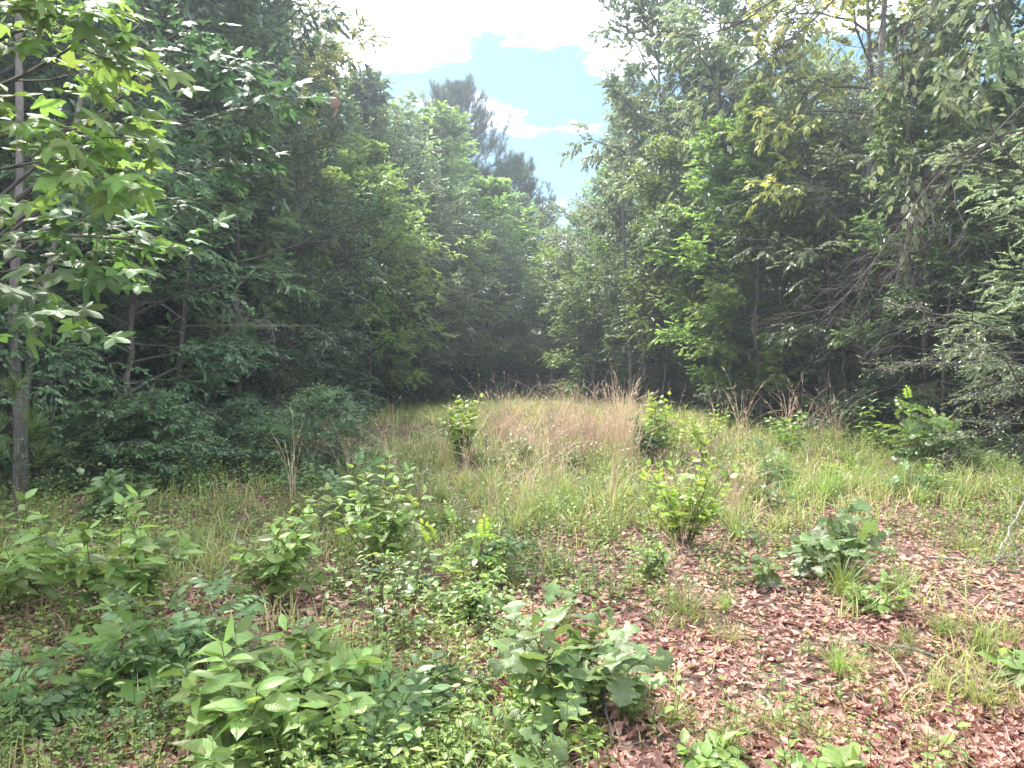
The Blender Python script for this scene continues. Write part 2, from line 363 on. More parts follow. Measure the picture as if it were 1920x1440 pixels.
# bits of twig and pine straw between the leaves
r = _np.random.default_rng(14); n = 5200; y = 2.4+(13-2.4)*r.random(n)**1.6; x = (r.random(n)*2-1)*(y*.70+.4); a = r.uniform(0, 2*pi, n); l = r.uniform(.04, .20, n)*(1+.8*(r.random(n) > .95))
p = _np.stack([x, y, hz(x, y)+r.uniform(.012, .04, n)], -1); d = _np.stack([_np.cos(a), _np.sin(a), r.normal(0, .10, n)], -1)*l[:, None]; rr_ = _np.where(r.random(n) < .2, .0035, .0013)
acc = Acc(); V, f = tubes(_np.stack([p-d/2, p+r.normal(0, .006, p.shape), p+d/2], 1), rr_[:, None]*_np.array([[1, .9, .5]]), 3); acc.add(V, f, _np.repeat(r.random(n), 9))
o = stuff(link('twig_litter', acc.mesh('twig_litter', M['strawbits']))); o['label'] = 'small twigs and pine straw lying among fallen leaves'; o['category'] = 'twig litter'

# ------------------------------------------------------------------ grass
def blades(P, ang, h, lean, wd, tint, r, K=4):
    n = len(P); t = _np.linspace(0, 1, K)[None]
    dx, dy = _np.cos(ang), _np.sin(ang); side = _np.stack([-dy, dx, 0*dx], -1)
    bend = (lean*h)[:, None]*t**2; up = h[:, None]*t*(1-.35*_np.minimum(lean, 1.3)[:, None]*t**2)
    c = P[:, None]+_np.stack([dx[:, None]*bend, dy[:, None]*bend, up], -1)
    ww = wd[:, None]*_np.array([1, .9, .6, .0])[None]if K == 4 else wd[:, None]*(1-t**2)
    tw = r.uniform(-1, 1, n)[:, None, None]*_np.stack([dx, dy, 0*dx], -1)[:, None]*.6
    sv = side[:, None]+tw
    Lf, Rt = c[:, :-1]+sv*ww[:, :-1, None]/2, c[:, :-1]-sv*ww[:, :-1, None]/2
    V = _np.concatenate([Lf, Rt, c[:, -1:]], 1); m = K-1; nv = 2*m+1
    off = (_np.arange(n)*nv)[:, None, None]
    q = _np.array([[k, k+1, m+k+1, m+k] for k in range(m-1)])[None]+off
    tr = _np.array([[m-1, 2*m, 2*m-1]])[None]+off
    return V.reshape(-1, 3), [q.reshape(-1, 4), tr.reshape(-1, 3)], _np.repeat(tint, nv)
r = _np.random.default_rng(12); acc = Acc()
n0 = 15000
y = 2.6+(27-2.6)*r.random(n0)**1.15; x = (r.random(n0)*2-1)*_np.minimum(y*.70+.4, 8.5)
den = grassy(x, y)*sm(-5.4, -3.6, x)*(1-.7*sm(5.8, 7.5, x))
k = r.random(n0) < (den*.95+.03)*(.45+.55*sm(4.5, 7.5, y))*(1-.5*sm(.5, -1, x)*sm(5, 3.5, y))*(.35+.65*sm(.25, .6, vnoise(x, y, 1.3, 17))); x, y = x[k], y[k]
nb = r.integers(8, 17, len(x)); cx, cy_ = _np.repeat(x, nb), _np.repeat(y, nb); n = len(cx)
hs_ = _np.repeat(r.uniform(.5, 1.25, len(x)), nb)*(.62+.38*sm(5, 9, cy_)); tn = _np.repeat(r.normal(.35, .16, len(x))+.45*vnoise(x, y, .5, 6), nb)
cx = cx+r.normal(0, .05, n); cy_ = cy_+r.normal(0, .05, n)
P = _np.stack([cx, cy_, hz(cx, cy_)], -1)
h = r.uniform(.10, .42, n)*hs_*(.35+1.15*vnoise(cx, cy_, .9, 4))
an, le, wd_, ti = r.uniform(0, 2*pi, n), r.uniform(.1, 1.2, n), r.uniform(.005, .010, n)*(1+.05*cy_), _np.clip(tn+r.normal(0, .17, n), 0, 1)
for k, KK in ((cy_ < 8, 4), (cy_ >= 8, 3)): acc.add(*blades(P[k], an[k], h[k], le[k], wd_[k], ti[k], r, KK))
o = stuff(link('grass', acc.mesh('grass', M['grass']))); o['label'] = 'thin green and yellowing grass covering the clearing'; o['category'] = 'grass'

# low ground cover: small leafy sprigs
r = _np.random.default_rng(13); acc = Acc()
mask_l = lambda x, y: sm(2.2, .2, x+.5*vnoise(x, y, 1.1, 12)-.3*(y-4))*sm(9, 7, y)*sm(.30, .75, vnoise(x, y, 1.1, 13)*.6+vnoise(x, y, 2.7, 14)*.4)*.75
def sprig_field(n, hmin, hmax, lmin, lmax, per, densf, ymax, tpl, tlo, thi):
    y = 2.4+(ymax-2.4)*r.random(n)**1.5; x = (r.random(n)*2-1)*_np.minimum(y*.70+.4, 9)
    k = r.random(n) < densf(x, y); x, y = x[k], y[k]; n = len(x)
    H = r.uniform(hmin, hmax, n); base = _np.stack([x, y, hz(x, y)], -1)
    ld = r.uniform(0, 2*pi, n); ln = r.uniform(0, .6, n)
    tip = base+_np.stack([_np.cos(ld)*ln*H, _np.sin(ld)*ln*H, H], -1)
    V, f = tubes(_np.stack([base, (base+tip)/2+[0, 0, .01], tip], 1), _np.tile([.0022, .0016, .001], (n, 1)), 3); acc.add(V, f, _np.full(len(V), .1))
    t = (_np.arange(per)+.6)/per; i = _np.repeat(_np.arange(n), per); tt = _np.tile(t, n)+r.uniform(-.05, .05, n*per)
    P = base[i]*(1-tt[:, None])+tip[i]*tt[:, None]; a = _np.tile(_np.arange(per)*2.4, n)+ld[i]+r.normal(0, .3, n*per)
    D = _np.stack([_np.cos(a), _np.sin(a), r.uniform(-.2, .7, n*per)], -1)
    up = _np.stack([r.normal(0, .3, n*per), r.normal(0, .3, n*per), _np.ones(n*per)], -1)
    s = _np.repeat(r.uniform(lmin, lmax, n), per)*(1.1-.5*tt)*r.uniform(.8, 1.2, n*per)
    tn = _np.clip(_np.repeat(r.uniform(tlo, thi, n), per)+r.normal(0, .12, n*per)+.2*(tt-.5), 0, 1)
    F_ = frames(D, up); ny = P[:, 1] < 4.6
    for kk, tp in ((ny, leaf6 if tpl is leaf2 else tpl), (~ny, tpl)): acc.add(*inst(tp[0], tp[1], P[kk], F_[kk], s[kk], tn[kk]))
patch = lambda x, y: _np.clip(.16+1.7*(vnoise(x, y, 1.2, 8)-.48)+.22*sm(1.0, -1.5, x)*sm(6.5, 3.5, y), .04, 1)*(1-.6*sm(.5, 1.6, x)*sm(7, 5.2, y)*(vnoise(x, y, 1.2, 9) < .55))
sprig_field(11000, .05, .16, .025, .05, 9, patch, 24, leaf2, .2, .8)
sprig_field(7000, .06, .22, .016, .03, 14, lambda x, y: patch(x, y)*.8, 22, leaf_slim, .5, 1)
sprig_field(6500, .12, .40, .035, .07, 10, lambda x, y: patch(x, y)*sm(4.5, 7, y), 24, leaf2, .1, .8)
sprig_field(5200, .10, .38, .035, .075, 9, mask_l, 8.5, leaf2, .2, .9)
sprig_field(2600, .10, .30, .03, .045, 13, mask_l, 8.5, leaf_slim, .3, 1)
sprig_field(5200, .20, .6, .035, .07, 11, lambda x, y: patch(x, y)*sm(5, 7, y)*1.1, 22, leaf2, .4, 1)
sprig_field(4200, .15, .6, .05, .09, 10, lambda x, y: sm(-1.4, -3.2, x)*sm(6.5, 8, y)+sm(4.6, 5.6, x-.0*y)*sm(8, 10, y)*.8, 26, leaf2, .0, .5)  # wood edge sprigs: shade under the trees put into darker leaf tints
o = stuff(link('ground_cover', acc.mesh('ground_cover', M['forb']))); o['label'] = 'low leafy weeds and seedlings among the litter'; o['category'] = 'ground cover'

# ------------------------------------------------------------------ tree generator
def interp(P, idx, t):
    """P (n,K,3); position and tangent at t (m,) of polyline idx (m,)"""
    K = P.shape[1]; u = _np.clip(t, 0, .999)*(K-1); i = u.astype(int); f = (u-i)[:, None]
    a, b = P[idx, i], P[idx, _np.minimum(i+1, K-1)]
    return a*(1-f)+b*f, norm(b-a)
def yaw(d, a):
    c, s = _np.cos(a), _np.sin(a); return _np.stack([d[:, 0]*c-d[:, 1]*s, d[:, 0]*s+d[:, 1]*c, d[:, 2]], -1)
def grow(P0, D, Ln, K, droop, r, wob=.04):
    n = len(P0); t = _np.linspace(0, 1, K); D = norm(D)
    P = P0[:, None]+D[:, None]*(Ln[:, None]*t)[..., None]
    P[:, :, 2] -= (droop*Ln)[:, None]*t**2
    P[:, 1:] += _np.cumsum(r.normal(0, wob, (n, K-1, 3)), 1)*Ln[:, None, None]*.5
    return P
def bend(d, a, phi):          # turn d by a towards a side direction; phi 0 = level, pi/2 = upward
    u = norm(_np.cross(_np.array([[0, 0, 1.]])+d*.001+[[.001, 0, 0]], d)); v = _np.cross(d, u)
    pz = _np.cos(phi)[:, None]*u+_np.sin(phi)[:, None]*v
    return norm(_np.cos(a)[:, None]*d+_np.sin(a)[:, None]*pz)
def children(P, Lp, per, t0, t1, a0, a1, lf, r, droop, K=4, zj=.15, taper=.6, lmin=.12):
    n = len(P); i = _np.repeat(_np.arange(n), per); m = len(i)
    t = t0+(t1-t0)*(_np.tile(_np.arange(per)+.5, n)/per)+r.uniform(-.5, .5, m)*(t1-t0)/per
    p, d = interp(P, i, t); sgn = _np.tile(_np.where(_np.arange(per) % 2, 1, -1), n)
    d = bend(d, r.uniform(a0, a1, m), _np.where(sgn > 0, 0, pi)+r.normal(0, zj*2.2, m))
    ln = Lp[i]*lf*(1-taper*t)*r.uniform(.7, 1.25, m)+lmin
    return grow(p, d, ln, K, _np.full(m, droop)*r.uniform(.3, 1.5, m), r), ln
def leaves_on(tw, per, size, tpl, acc, r, droop=.3, nj=.5, t0=.15, tint=None, tvar=.18, spread=(.4, 1.1)):
    n = len(tw); i = _np.repeat(_np.arange(n), per); m = len(i)
    t = t0+(1-t0)*_np.tile((_np.arange(per)+.7)/per, n); p, d = interp(tw, i, t)
    sgn = _np.tile(_np.where(_np.arange(per) % 2, 1, -1), n)
    last = _np.tile(_np.arange(per) == per-1, n)
    d = yaw(d, sgn*r.uniform(*spread, m)*_np.where(last, .2, 1)); d[:, 2] -= droop*r.uniform(.0, 2, m)
    up = _np.stack([r.normal(0, nj, m), r.normal(0, nj, m), _np.ones(m)], -1)
    s = size*r.uniform(.65, 1.25, m)
    tn = _np.repeat(r.normal(.5, .16, n), per) if tint is None else tint[i]
    acc.add(*inst(tpl[0], tpl[1], p, frames(d, up), s, _np.clip(tn+r.normal(0, tvar, m), 0, 1)))
def make_tree(name, seed, H, cb, R, nl, ns, nt_, nlf, size, tpl, prof='round', elev=(.1, 1.0), droop=.25, tw_len=.26, trunk_r=.09, wob=.06, bark='bark', layer=.12, deadlow=0, nj=.5, ldroop=.3, wood_only=False):
    r = _np.random.default_rng(seed); K = 14
    z = _np.linspace(-.25, H, K); xy = _np.cumsum(r.normal(0, wob, (K, 2)), 0); xy -= xy[0]
    T = _np.column_stack([xy, z])[None]; tr = trunk_r*(1-_np.linspace(0, 1, K)*.88); tr[0] *= 1.35
    V, f = tubes(T, tr[None], 8); tm = mesh(name+'_trunk', V, f, M[bark])
    u = (_np.arange(nl)+r.uniform(0, 1, nl))/nl; hgt = cb+(H*.98-cb)*u
    p, _ = interp(T, _np.zeros(nl, int), (hgt+.25)/(H+.25)); az = _np.arange(nl)*2.4+r.uniform(-.5, .5, nl)
    pf = {'round': _np.sin(pi*(u*.86+.10))**.7, 'cone': (1.02-u)**.65, 'col': .55+.45*_np.sin(pi*(u*.9+.06)), 'top': _np.sin(pi*(u*.75+.2))**.8}[prof]
    ln = R*pf*r.uniform(.6, 1.2, nl); el = elev[0]+(elev[1]-elev[0])*u+r.normal(0, .15, nl)
    D = _np.stack([_np.cos(az)*_np.cos(el), _np.sin(az)*_np.cos(el), _np.sin(el)], -1)
    Lb = grow(p, D, ln, 7, _np.full(nl, droop), r, .05)
    br = _np.minimum(trunk_r*.42, .008+ln*.009)
    wood = Acc(); V, f = tubes(Lb, br[:, None]*_np.linspace(1, .3, 7)[None], 5); wood.add(V, f)
    sub, sl = children(Lb, ln, ns, .22, 1, .45, 1.1, .40, r, .1, 4, layer, taper=.45)
    V, f = tubes(sub, _np.minimum(.008, .003+sl*.005)[:, None]*_np.linspace(1, .4, 4)[None], 3); wood.add(V, f)
    tw, tl = children(sub, sl, nt_, .1, 1, .4, 1.1, 0, r, .2, 3, layer, lmin=tw_len)
    sub_end, _ = interp(sub, _np.arange(len(sub)), _np.full(len(sub), .99))
    if nt_ <= 6 or wood_only:
        V, f = tubes(tw, _np.tile([.0028, .0022, .0014], (len(tw), 1)), 3); wood.add(V, f)
    if deadlow:
        za = r.uniform(.6, cb+1.2, deadlow); q, _ = interp(T, _np.zeros(deadlow, int), (za+.25)/(H+.25)); a = r.uniform(0, 2*pi, deadlow)
        dl = r.uniform(.5, R*.9, deadlow)
        Db = grow(q, _np.stack([_np.cos(a), _np.sin(a), r.uniform(-.1, .5, deadlow)], -1), dl, 7, _np.full(deadlow, .15), r, .12)
        V, f = tubes(Db, .009*_np.linspace(1, .3, 7)[None]*_np.ones((deadlow, 1)), 4); wood.add(V, f)
        s2, l2 = children(Db, dl, 6, .2, 1, .4, 1.2, .4, r, .1, 4, .3); V, f = tubes(s2, .0035*_np.linspace(1, .4, 4)[None]*_np.ones((len(s2), 1)), 3); wood.add(V, f)
        s3, l3 = children(s2, l2, 5, .2, 1, .4, 1.2, .4, r, .1, 3, .3); V, f = tubes(s3, .002*_np.linspace(1, .6, 3)[None]*_np.ones((len(s3), 1)), 3); wood.add(V, f)
    wm = wood.mesh(name+'_branches', M['twigpale' if bark == 'barkpale' else 'twig'])
    if wood_only: return (tm, wm, None)
    ca = Acc(); tb = _np.repeat(r.normal(.5, .13, len(sub)), nt_)
    leaves_on(tw, nlf, size, tpl, ca, r, ldroop, nj, tint=tb)
    return (tm, wm, ca.mesh(name+'_crown', M['mid']))
KINDS = {}
KINDS['oak'] = make_tree('oak', 101, 12, 1.2, 2.7, 38, 11, 9, 10, .12, leaf6, 'col', (.35, 1.15), layer=.5, nj=.7, droop=.12, ldroop=.15, deadlow=14)
KINDS['gum'] = make_tree('sweetgum', 102, 12.5, 1.0, 2.4, 38, 10, 7, 6, .14, star5, 'cone', (.2, .9), layer=.4, nj=.6, droop=.12, ldroop=.2, deadlow=10)
KINDS['maple'] = make_tree('maple', 103, 11, .8, 2.7, 34, 12, 9, 10, .115, leaf6, 'round', (.35, 1.2), layer=.55, nj=.7, droop=.1, ldroop=.15, deadlow=10)
KINDS['open'] = make_tree('open_oak', 104, 11.5, 3.2, 2.6, 26, 10, 8, 9, .12, leaf6, 'top', (.15, 1.0), layer=.5, nj=.7, droop=.1, ldroop=.15, deadlow=26, bark='barkgrey')
KINDS['beech'] = make_tree('layered', 105, 7, .4, 2.6, 34, 11, 9, 8, .092, leaf6, 'col', (.15, .95), layer=.34, nj=.6, droop=.15, ldroop=.1)
KINDS['slim'] = make_tree('slim', 106, 9.5, 1.6, 1.8, 28, 9, 8, 8, .11, leaf6, 'col', (.35, 1.1), trunk_r=.05, layer=.5, nj=.7, droop=.1, ldroop=.15, deadlow=16)
KINDS['shrub'] = make_tree('shrub', 107, 2.6, .1, 1.3, 30, 8, 6, 7, .075, leaf2, 'round', (.2, 1.1), trunk_r=.022, tw_len=.18, wob=.03, layer=.4)
KINDS['shrub2'] = make_tree('shrub_wide', 108, 3.2, .15, 1.7, 30, 8, 6, 7, .09, leaf2, 'round', (.1, .9), trunk_r=.028, tw_len=.2, wob=.04, layer=.4)
KINDS['dead'] = make_tree('dead', 109, 5.5, .6, 1.8, 30, 8, 5, 0, .1, leaf2, 'round', (-.1, .8), trunk_r=.035, wood_only=True, bark='bark', wob=.06, layer=.4)
KINDS['pole'] = make_tree('pole', 110, 8, 2.4, .9, 22, 6, 4, 0, .1, leaf2, 'col', (.2, .9), trunk_r=.034, wood_only=True, bark='bark', wob=.04, layer=.4, deadlow=8)
NAMES = dict(pole='bare_stemmed_tree', oak='oak_tree', gum='sweetgum_tree', maple='maple_tree', open='oak_tree', beech='understory_tree', slim='young_tree', shrub='shrub', shrub2='shrub', dead='dead_sapling')
def plant(kind, x, y, H, mat, label, group=None, rz=None, wide=1.0, cat=None, name=None, tilt=(0, 0), bark=None):
    H0 = {'oak': 12, 'gum': 12.5, 'maple': 11, 'open': 11.5, 'beech': 7, 'slim': 9.5, 'shrub': 2.6, 'shrub2': 3.2, 'dead': 5.5, 'pole': 8}[kind]
    s = H/H0; t = thing(name or NAMES[kind], label, cat or ('shrub' if kind.startswith('shrub') else 'tree'), (x, y, hz(x, y)), rng.uniform(0, 6.28) if rz is None else rz, group, (s**.75*wide, s**.75*wide, s), tilt)
    a, b_, c = KINDS[kind]
    o = link('trunk', a, t)
    if bark: o.material_slots[0].link = 'OBJECT'; o.material_slots[0].material = M[bark]
    link('branches', b_, t)
    if c:
        o = link('crown', c, t); o.material_slots[0].link = 'OBJECT'; o.material_slots[0].material = M[mat]
    return t
PL = plant
# left wall, nearest the clearing, from near to far
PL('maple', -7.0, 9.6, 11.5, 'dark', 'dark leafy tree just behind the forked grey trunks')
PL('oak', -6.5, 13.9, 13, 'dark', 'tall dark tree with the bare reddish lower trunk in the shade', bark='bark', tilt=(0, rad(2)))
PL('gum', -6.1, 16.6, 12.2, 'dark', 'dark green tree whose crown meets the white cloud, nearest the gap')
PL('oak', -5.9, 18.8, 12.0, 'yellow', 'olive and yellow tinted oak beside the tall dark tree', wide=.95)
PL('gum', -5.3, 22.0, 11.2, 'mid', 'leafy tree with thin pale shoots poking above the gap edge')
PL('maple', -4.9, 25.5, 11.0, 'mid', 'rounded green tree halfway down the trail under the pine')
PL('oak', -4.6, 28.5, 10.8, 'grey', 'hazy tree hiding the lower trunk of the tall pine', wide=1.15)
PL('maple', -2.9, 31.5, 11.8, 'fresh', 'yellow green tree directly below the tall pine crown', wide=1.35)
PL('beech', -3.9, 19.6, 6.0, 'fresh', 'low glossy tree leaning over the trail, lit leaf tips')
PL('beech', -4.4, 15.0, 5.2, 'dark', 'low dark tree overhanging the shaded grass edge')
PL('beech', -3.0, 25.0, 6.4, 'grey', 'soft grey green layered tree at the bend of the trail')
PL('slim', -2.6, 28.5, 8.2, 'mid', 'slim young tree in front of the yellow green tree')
# far end
PL('maple', -.9, 33.5, 9.4, 'fresh', 'rounded tree closing the trail, just under the pine', wide=1.35)
PL('beech', -1.6, 29.5, 5.6, 'dark', 'dark layered tree beside the black opening of the trail')
PL('oak', 1.1, 36.5, 8.6, 'grey', 'pale hazy tree at the very end of the gap', wide=1.25)
PL('gum', 2.9, 34.5, 8.6, 'fresh', 'far tree with thin bare leaning twigs behind the trail end')
PL('beech', 1.9, 30.0, 5.8, 'grey', 'feathery grey green tree drooping over the trail opening')
PL('beech', 2.9, 26.5, 6.2, 'grey', 'spreading grey green tree with a yellowish branch tip')
# right wall
PL('gum', 4.1, 29.5, 11.4, 'mid', 'conical star leaved tree standing at the narrow sky gap')
PL('gum', 4.2, 26.0, 12.2, 'grey', 'tall bluish tree forming the edge of the sky gap')
PL('oak', 4.6, 22.4, 13.2, 'grey', 'tallest pale green tree with sprigs against the white cloud', wide=.95)
PL('open', 5.0, 18.6, 12.5, 'grey', 'open crowned oak with pale trunk beside the trail edge')
PL('maple', 5.7, 21.6, 10, 'grey', 'yellowish crowned tree between the pale trunk and the trail')
PL('gum', 5.2, 15.6, 7.4, 'fresh', 'fresh green sweetgum with bright star leaves above the broken dead trunk')
PL('slim', 3.9, 19.4, 7.0, 'fresh', 'young bright tree reaching low over the red grass')
PL('beech', 4.4, 22.0, 5.2, 'mid', 'bushy low tree behind the red dry grass')
PL('open', 7.4, 14.8, 12.5, 'yellow', 'pale trunked oak with its trunk showing high in the crown', wide=.9)
PL('oak', 8.5, 12.2, 12.5, 'grey', 'open grey green oak below the bright sky hole')
PL('maple', 9.9, 13.6, 11.5, 'mid', 'bushy tree at the frame edge behind the hanging bare limbs')
PL('slim', 6.6, 17.6, 9, 'grey', 'slim tree with whitish stem left of the pale trunked oak', bark='barkpale')
PL('beech', 7.8, 10.4, 4.6, 'grey', 'small leaved twiggy tree reaching in over the shaded edge')
PL('maple', 4.9, 17.0, 6.6, 'fresh', 'bright leafy tree with pale green sprays left of the broken dead trunk', wide=1.2)
PL('beech', 6.3, 15.2, 5.4, 'grey', 'low spreading tree behind the broken dead trunk', wide=1.1)
PL('maple', 6.9, 12.6, 6.2, 'mid', 'mid height leafy tree between the dead trunk and the hanging limbs')
PL('gum', 9.0, 11.0, 7.2, 'fresh', 'sweetgum lit yellow green at the frame edge behind the hanging limbs')
PL('beech', 2.7, 24.0, 4.6, 'fresh', 'low tree with pale sprays drooping behind the red grass')
PL('maple', -4.3, 21.5, 7.6, 'fresh', 'glossy tree with whitish lit leaves over the shaded bend')
PL('gum', -4.9, 13.2, 8.2, 'mid', 'dark sweetgum with yellowish outer leaves over the shaded grass')
PL('beech', -3.3, 22.5, 4.8, 'grey', 'low pale tree leaning in where the trail narrows', wide=1.05)
PL('beech', -2.3, 26.2, 5.4, 'fresh', 'pale green layered tree narrowing the trail below the pine', wide=1.1)
PL('beech', -1.0, 29.3, 5.6, 'grey', 'soft grey tree directly at the trail opening', wide=1.1)
PL('beech', 1.75, 28.0, 5.0, 'fresh', 'pale low tree closing the trail opposite the soft grey one', wide=1.0)
PL('maple', -2.0, 30.5, 7.6, 'grey', 'pale rounded tree rising behind the layered trees of the trail', wide=1.1)
# rows deeper in the woods
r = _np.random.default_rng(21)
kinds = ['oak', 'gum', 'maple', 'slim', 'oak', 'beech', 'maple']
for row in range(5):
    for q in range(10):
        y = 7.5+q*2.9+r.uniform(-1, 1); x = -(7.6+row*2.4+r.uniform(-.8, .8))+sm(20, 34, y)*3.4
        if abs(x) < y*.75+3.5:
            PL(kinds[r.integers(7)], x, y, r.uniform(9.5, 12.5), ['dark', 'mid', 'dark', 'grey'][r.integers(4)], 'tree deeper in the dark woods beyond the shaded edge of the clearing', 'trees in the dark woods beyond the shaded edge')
for row in range(4):
    for q in range(9):
        y = 10.5+q*2.8+r.uniform(-1, 1); x = (8.2+row*2.5+r.uniform(-.8, .8))-sm(20, 34, y)*3.2
        if abs(x) < y*.75+3.5 and not (8 < x < 11 and y < 13):
            PL(kinds[r.integers(7)], x, y, r.uniform(5.5, 8.0) if row else r.uniform(8, 10), ['mid', 'fresh', 'grey', 'grey'][r.integers(4)], 'tree in the thinner woods behind the pale trunked oaks', 'trees in the thinner woods behind the pale trunked oaks')
for q in range(16):
    x = -7+q*.95+r.uniform(-.4, .4); y = 37+r.uniform(-1.5, 6)
    PL(kinds[r.integers(7)], x, y, r.uniform(7, 9.5), ['mid', 'grey'][r.integers(2)], 'far tree massed behind the end of the trail', 'trees massed behind the end of the trail')
# understory thicket
for q in range(22):
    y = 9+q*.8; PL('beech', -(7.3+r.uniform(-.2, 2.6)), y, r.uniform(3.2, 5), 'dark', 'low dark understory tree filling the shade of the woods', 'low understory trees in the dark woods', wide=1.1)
for q in range(12):
    y = 12+q*1.2; PL('beech', 8.3+r.uniform(-.2, 2.4)-sm(16, 30, y)*2.5, y, r.uniform(2.6, 3.8), ['dark', 'mid'][q % 2], 'low understory tree behind the dead pale trunk side', 'low understory trees behind the pale trunked oaks', wide=1.1)
for q in range(11):
    PL(['shrub2', 'shrub'][q % 2], -3.4+q*.75+r.uniform(-.2, .2), 31.5+r.uniform(0, 4), r.uniform(2.2, 3.4), ['dark', 'mid'][q % 2], 'bush closing the dark end of the trail under the trees', 'bushes closing the dark end of the trail', wide=1.2)
for q in range(52):
    s = q % 2
    y = (8.6+(q//2)*.95+r.uniform(-.3, .3)) if s == 0 else (11.0+(q//2)*.85+r.uniform(-.3, .3))
    x = -(4.9-.9*sm(9.5, 11.5, y)+r.uniform(-.2, 1.5)+.5*sm(12, 8, y)) + sm(22, 33, y)*3.0 if s == 0 else (6.4+r.uniform(-.3, 1.3)) - sm(15, 31, y)*3.8
    ppx = 960+x/y*F
    if s == 0 and 190 < ppx < 480 and y < 14: x -= 1.9
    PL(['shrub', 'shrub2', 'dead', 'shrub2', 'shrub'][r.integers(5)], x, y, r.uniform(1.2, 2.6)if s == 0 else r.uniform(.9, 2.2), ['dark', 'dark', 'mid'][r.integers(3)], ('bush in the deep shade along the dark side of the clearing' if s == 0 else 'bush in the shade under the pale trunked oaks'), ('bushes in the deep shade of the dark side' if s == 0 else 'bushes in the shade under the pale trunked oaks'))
for q in range(14):
    s = q % 2
    y = r.uniform(9, 22); x = -(7.0+r.uniform(-.8, 2)) if s == 0 else 7.2+r.uniform(-.6, 2)
    PL('dead', x, y, r.uniform(3.5, 6), 'dark', 'leafless grey sapling tangled in the shade of the woods', 'leafless grey saplings in the shade of the woods')
# bare slender trunks in the right wood
for q, (px, py, h_) in enumerate(((1548, 795, 4.5), (1585, 795, 5), (1622, 805, 4), (1655, 795, 5.5), (1420, 775, 4.5))):
    p = gp(px, py+40)
    PL('pole', p[0]*1.12, p[1]*1.12, h_, 'dark', 'thin bare stemmed tree in the dark opening behind the dry grass', 'thin bare stems in the dark opening behind the dry grass',)

for q in range(30):      # low bushes over the shaded floor at the edge
    p = gp(r.uniform(30, 640), r.uniform(845, 925)); 
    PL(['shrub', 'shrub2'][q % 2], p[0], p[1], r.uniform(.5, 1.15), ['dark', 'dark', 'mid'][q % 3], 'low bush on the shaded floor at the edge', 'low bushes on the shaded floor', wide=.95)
for q in range(8):
    PL('beech', -(5.2+r.uniform(-.3, .5)), 10.5+q*1.5+r.uniform(-.3, .3), r.uniform(3.0, 4.6), 'dark', 'low dark tree hanging over the shaded grass edge', 'low dark trees over the shaded edge') if q not in (1, 2) else None

# far-off wood: one leafy mass round the place
r = _np.random.default_rng(31); acc = Acc()
n = 26000; a = r.uniform(-.95, .95, n); dd = r.uniform(0, 9, n); left = a < 0
rad_ = 24+dd+14*_np.cos(a*1.2); x = _np.sin(a*1.05)*rad_*1.05; y = 8+_np.cos(a*1.05)*rad_*.95+4
top = _np.where(x < -3, 10.5, _np.where(x < 4, 8.0, 5.0))*(.75+.45*vnoise(x, y, .35))
z = r.random(n)*top; P = _np.stack([x, y, z], -1); D = r.normal(0, 1, (n, 3)); D[:, 2] *= .4
acc.add(*inst(leaf2[0], leaf2[1], P, frames(D, _np.stack([r.normal(0, .5, n), r.normal(0, .5, n), _np.ones(n)], -1)), r.uniform(.3, .55, n), _np.clip(vnoise(x, z, .8)+r.normal(0, .15, n), 0, 1)))
o = stuff(link('far_woods', acc.mesh('far_woods', M['dark']))); o['label'] = 'far woods reading as one dark leafy mass'; o['category'] = 'woods'

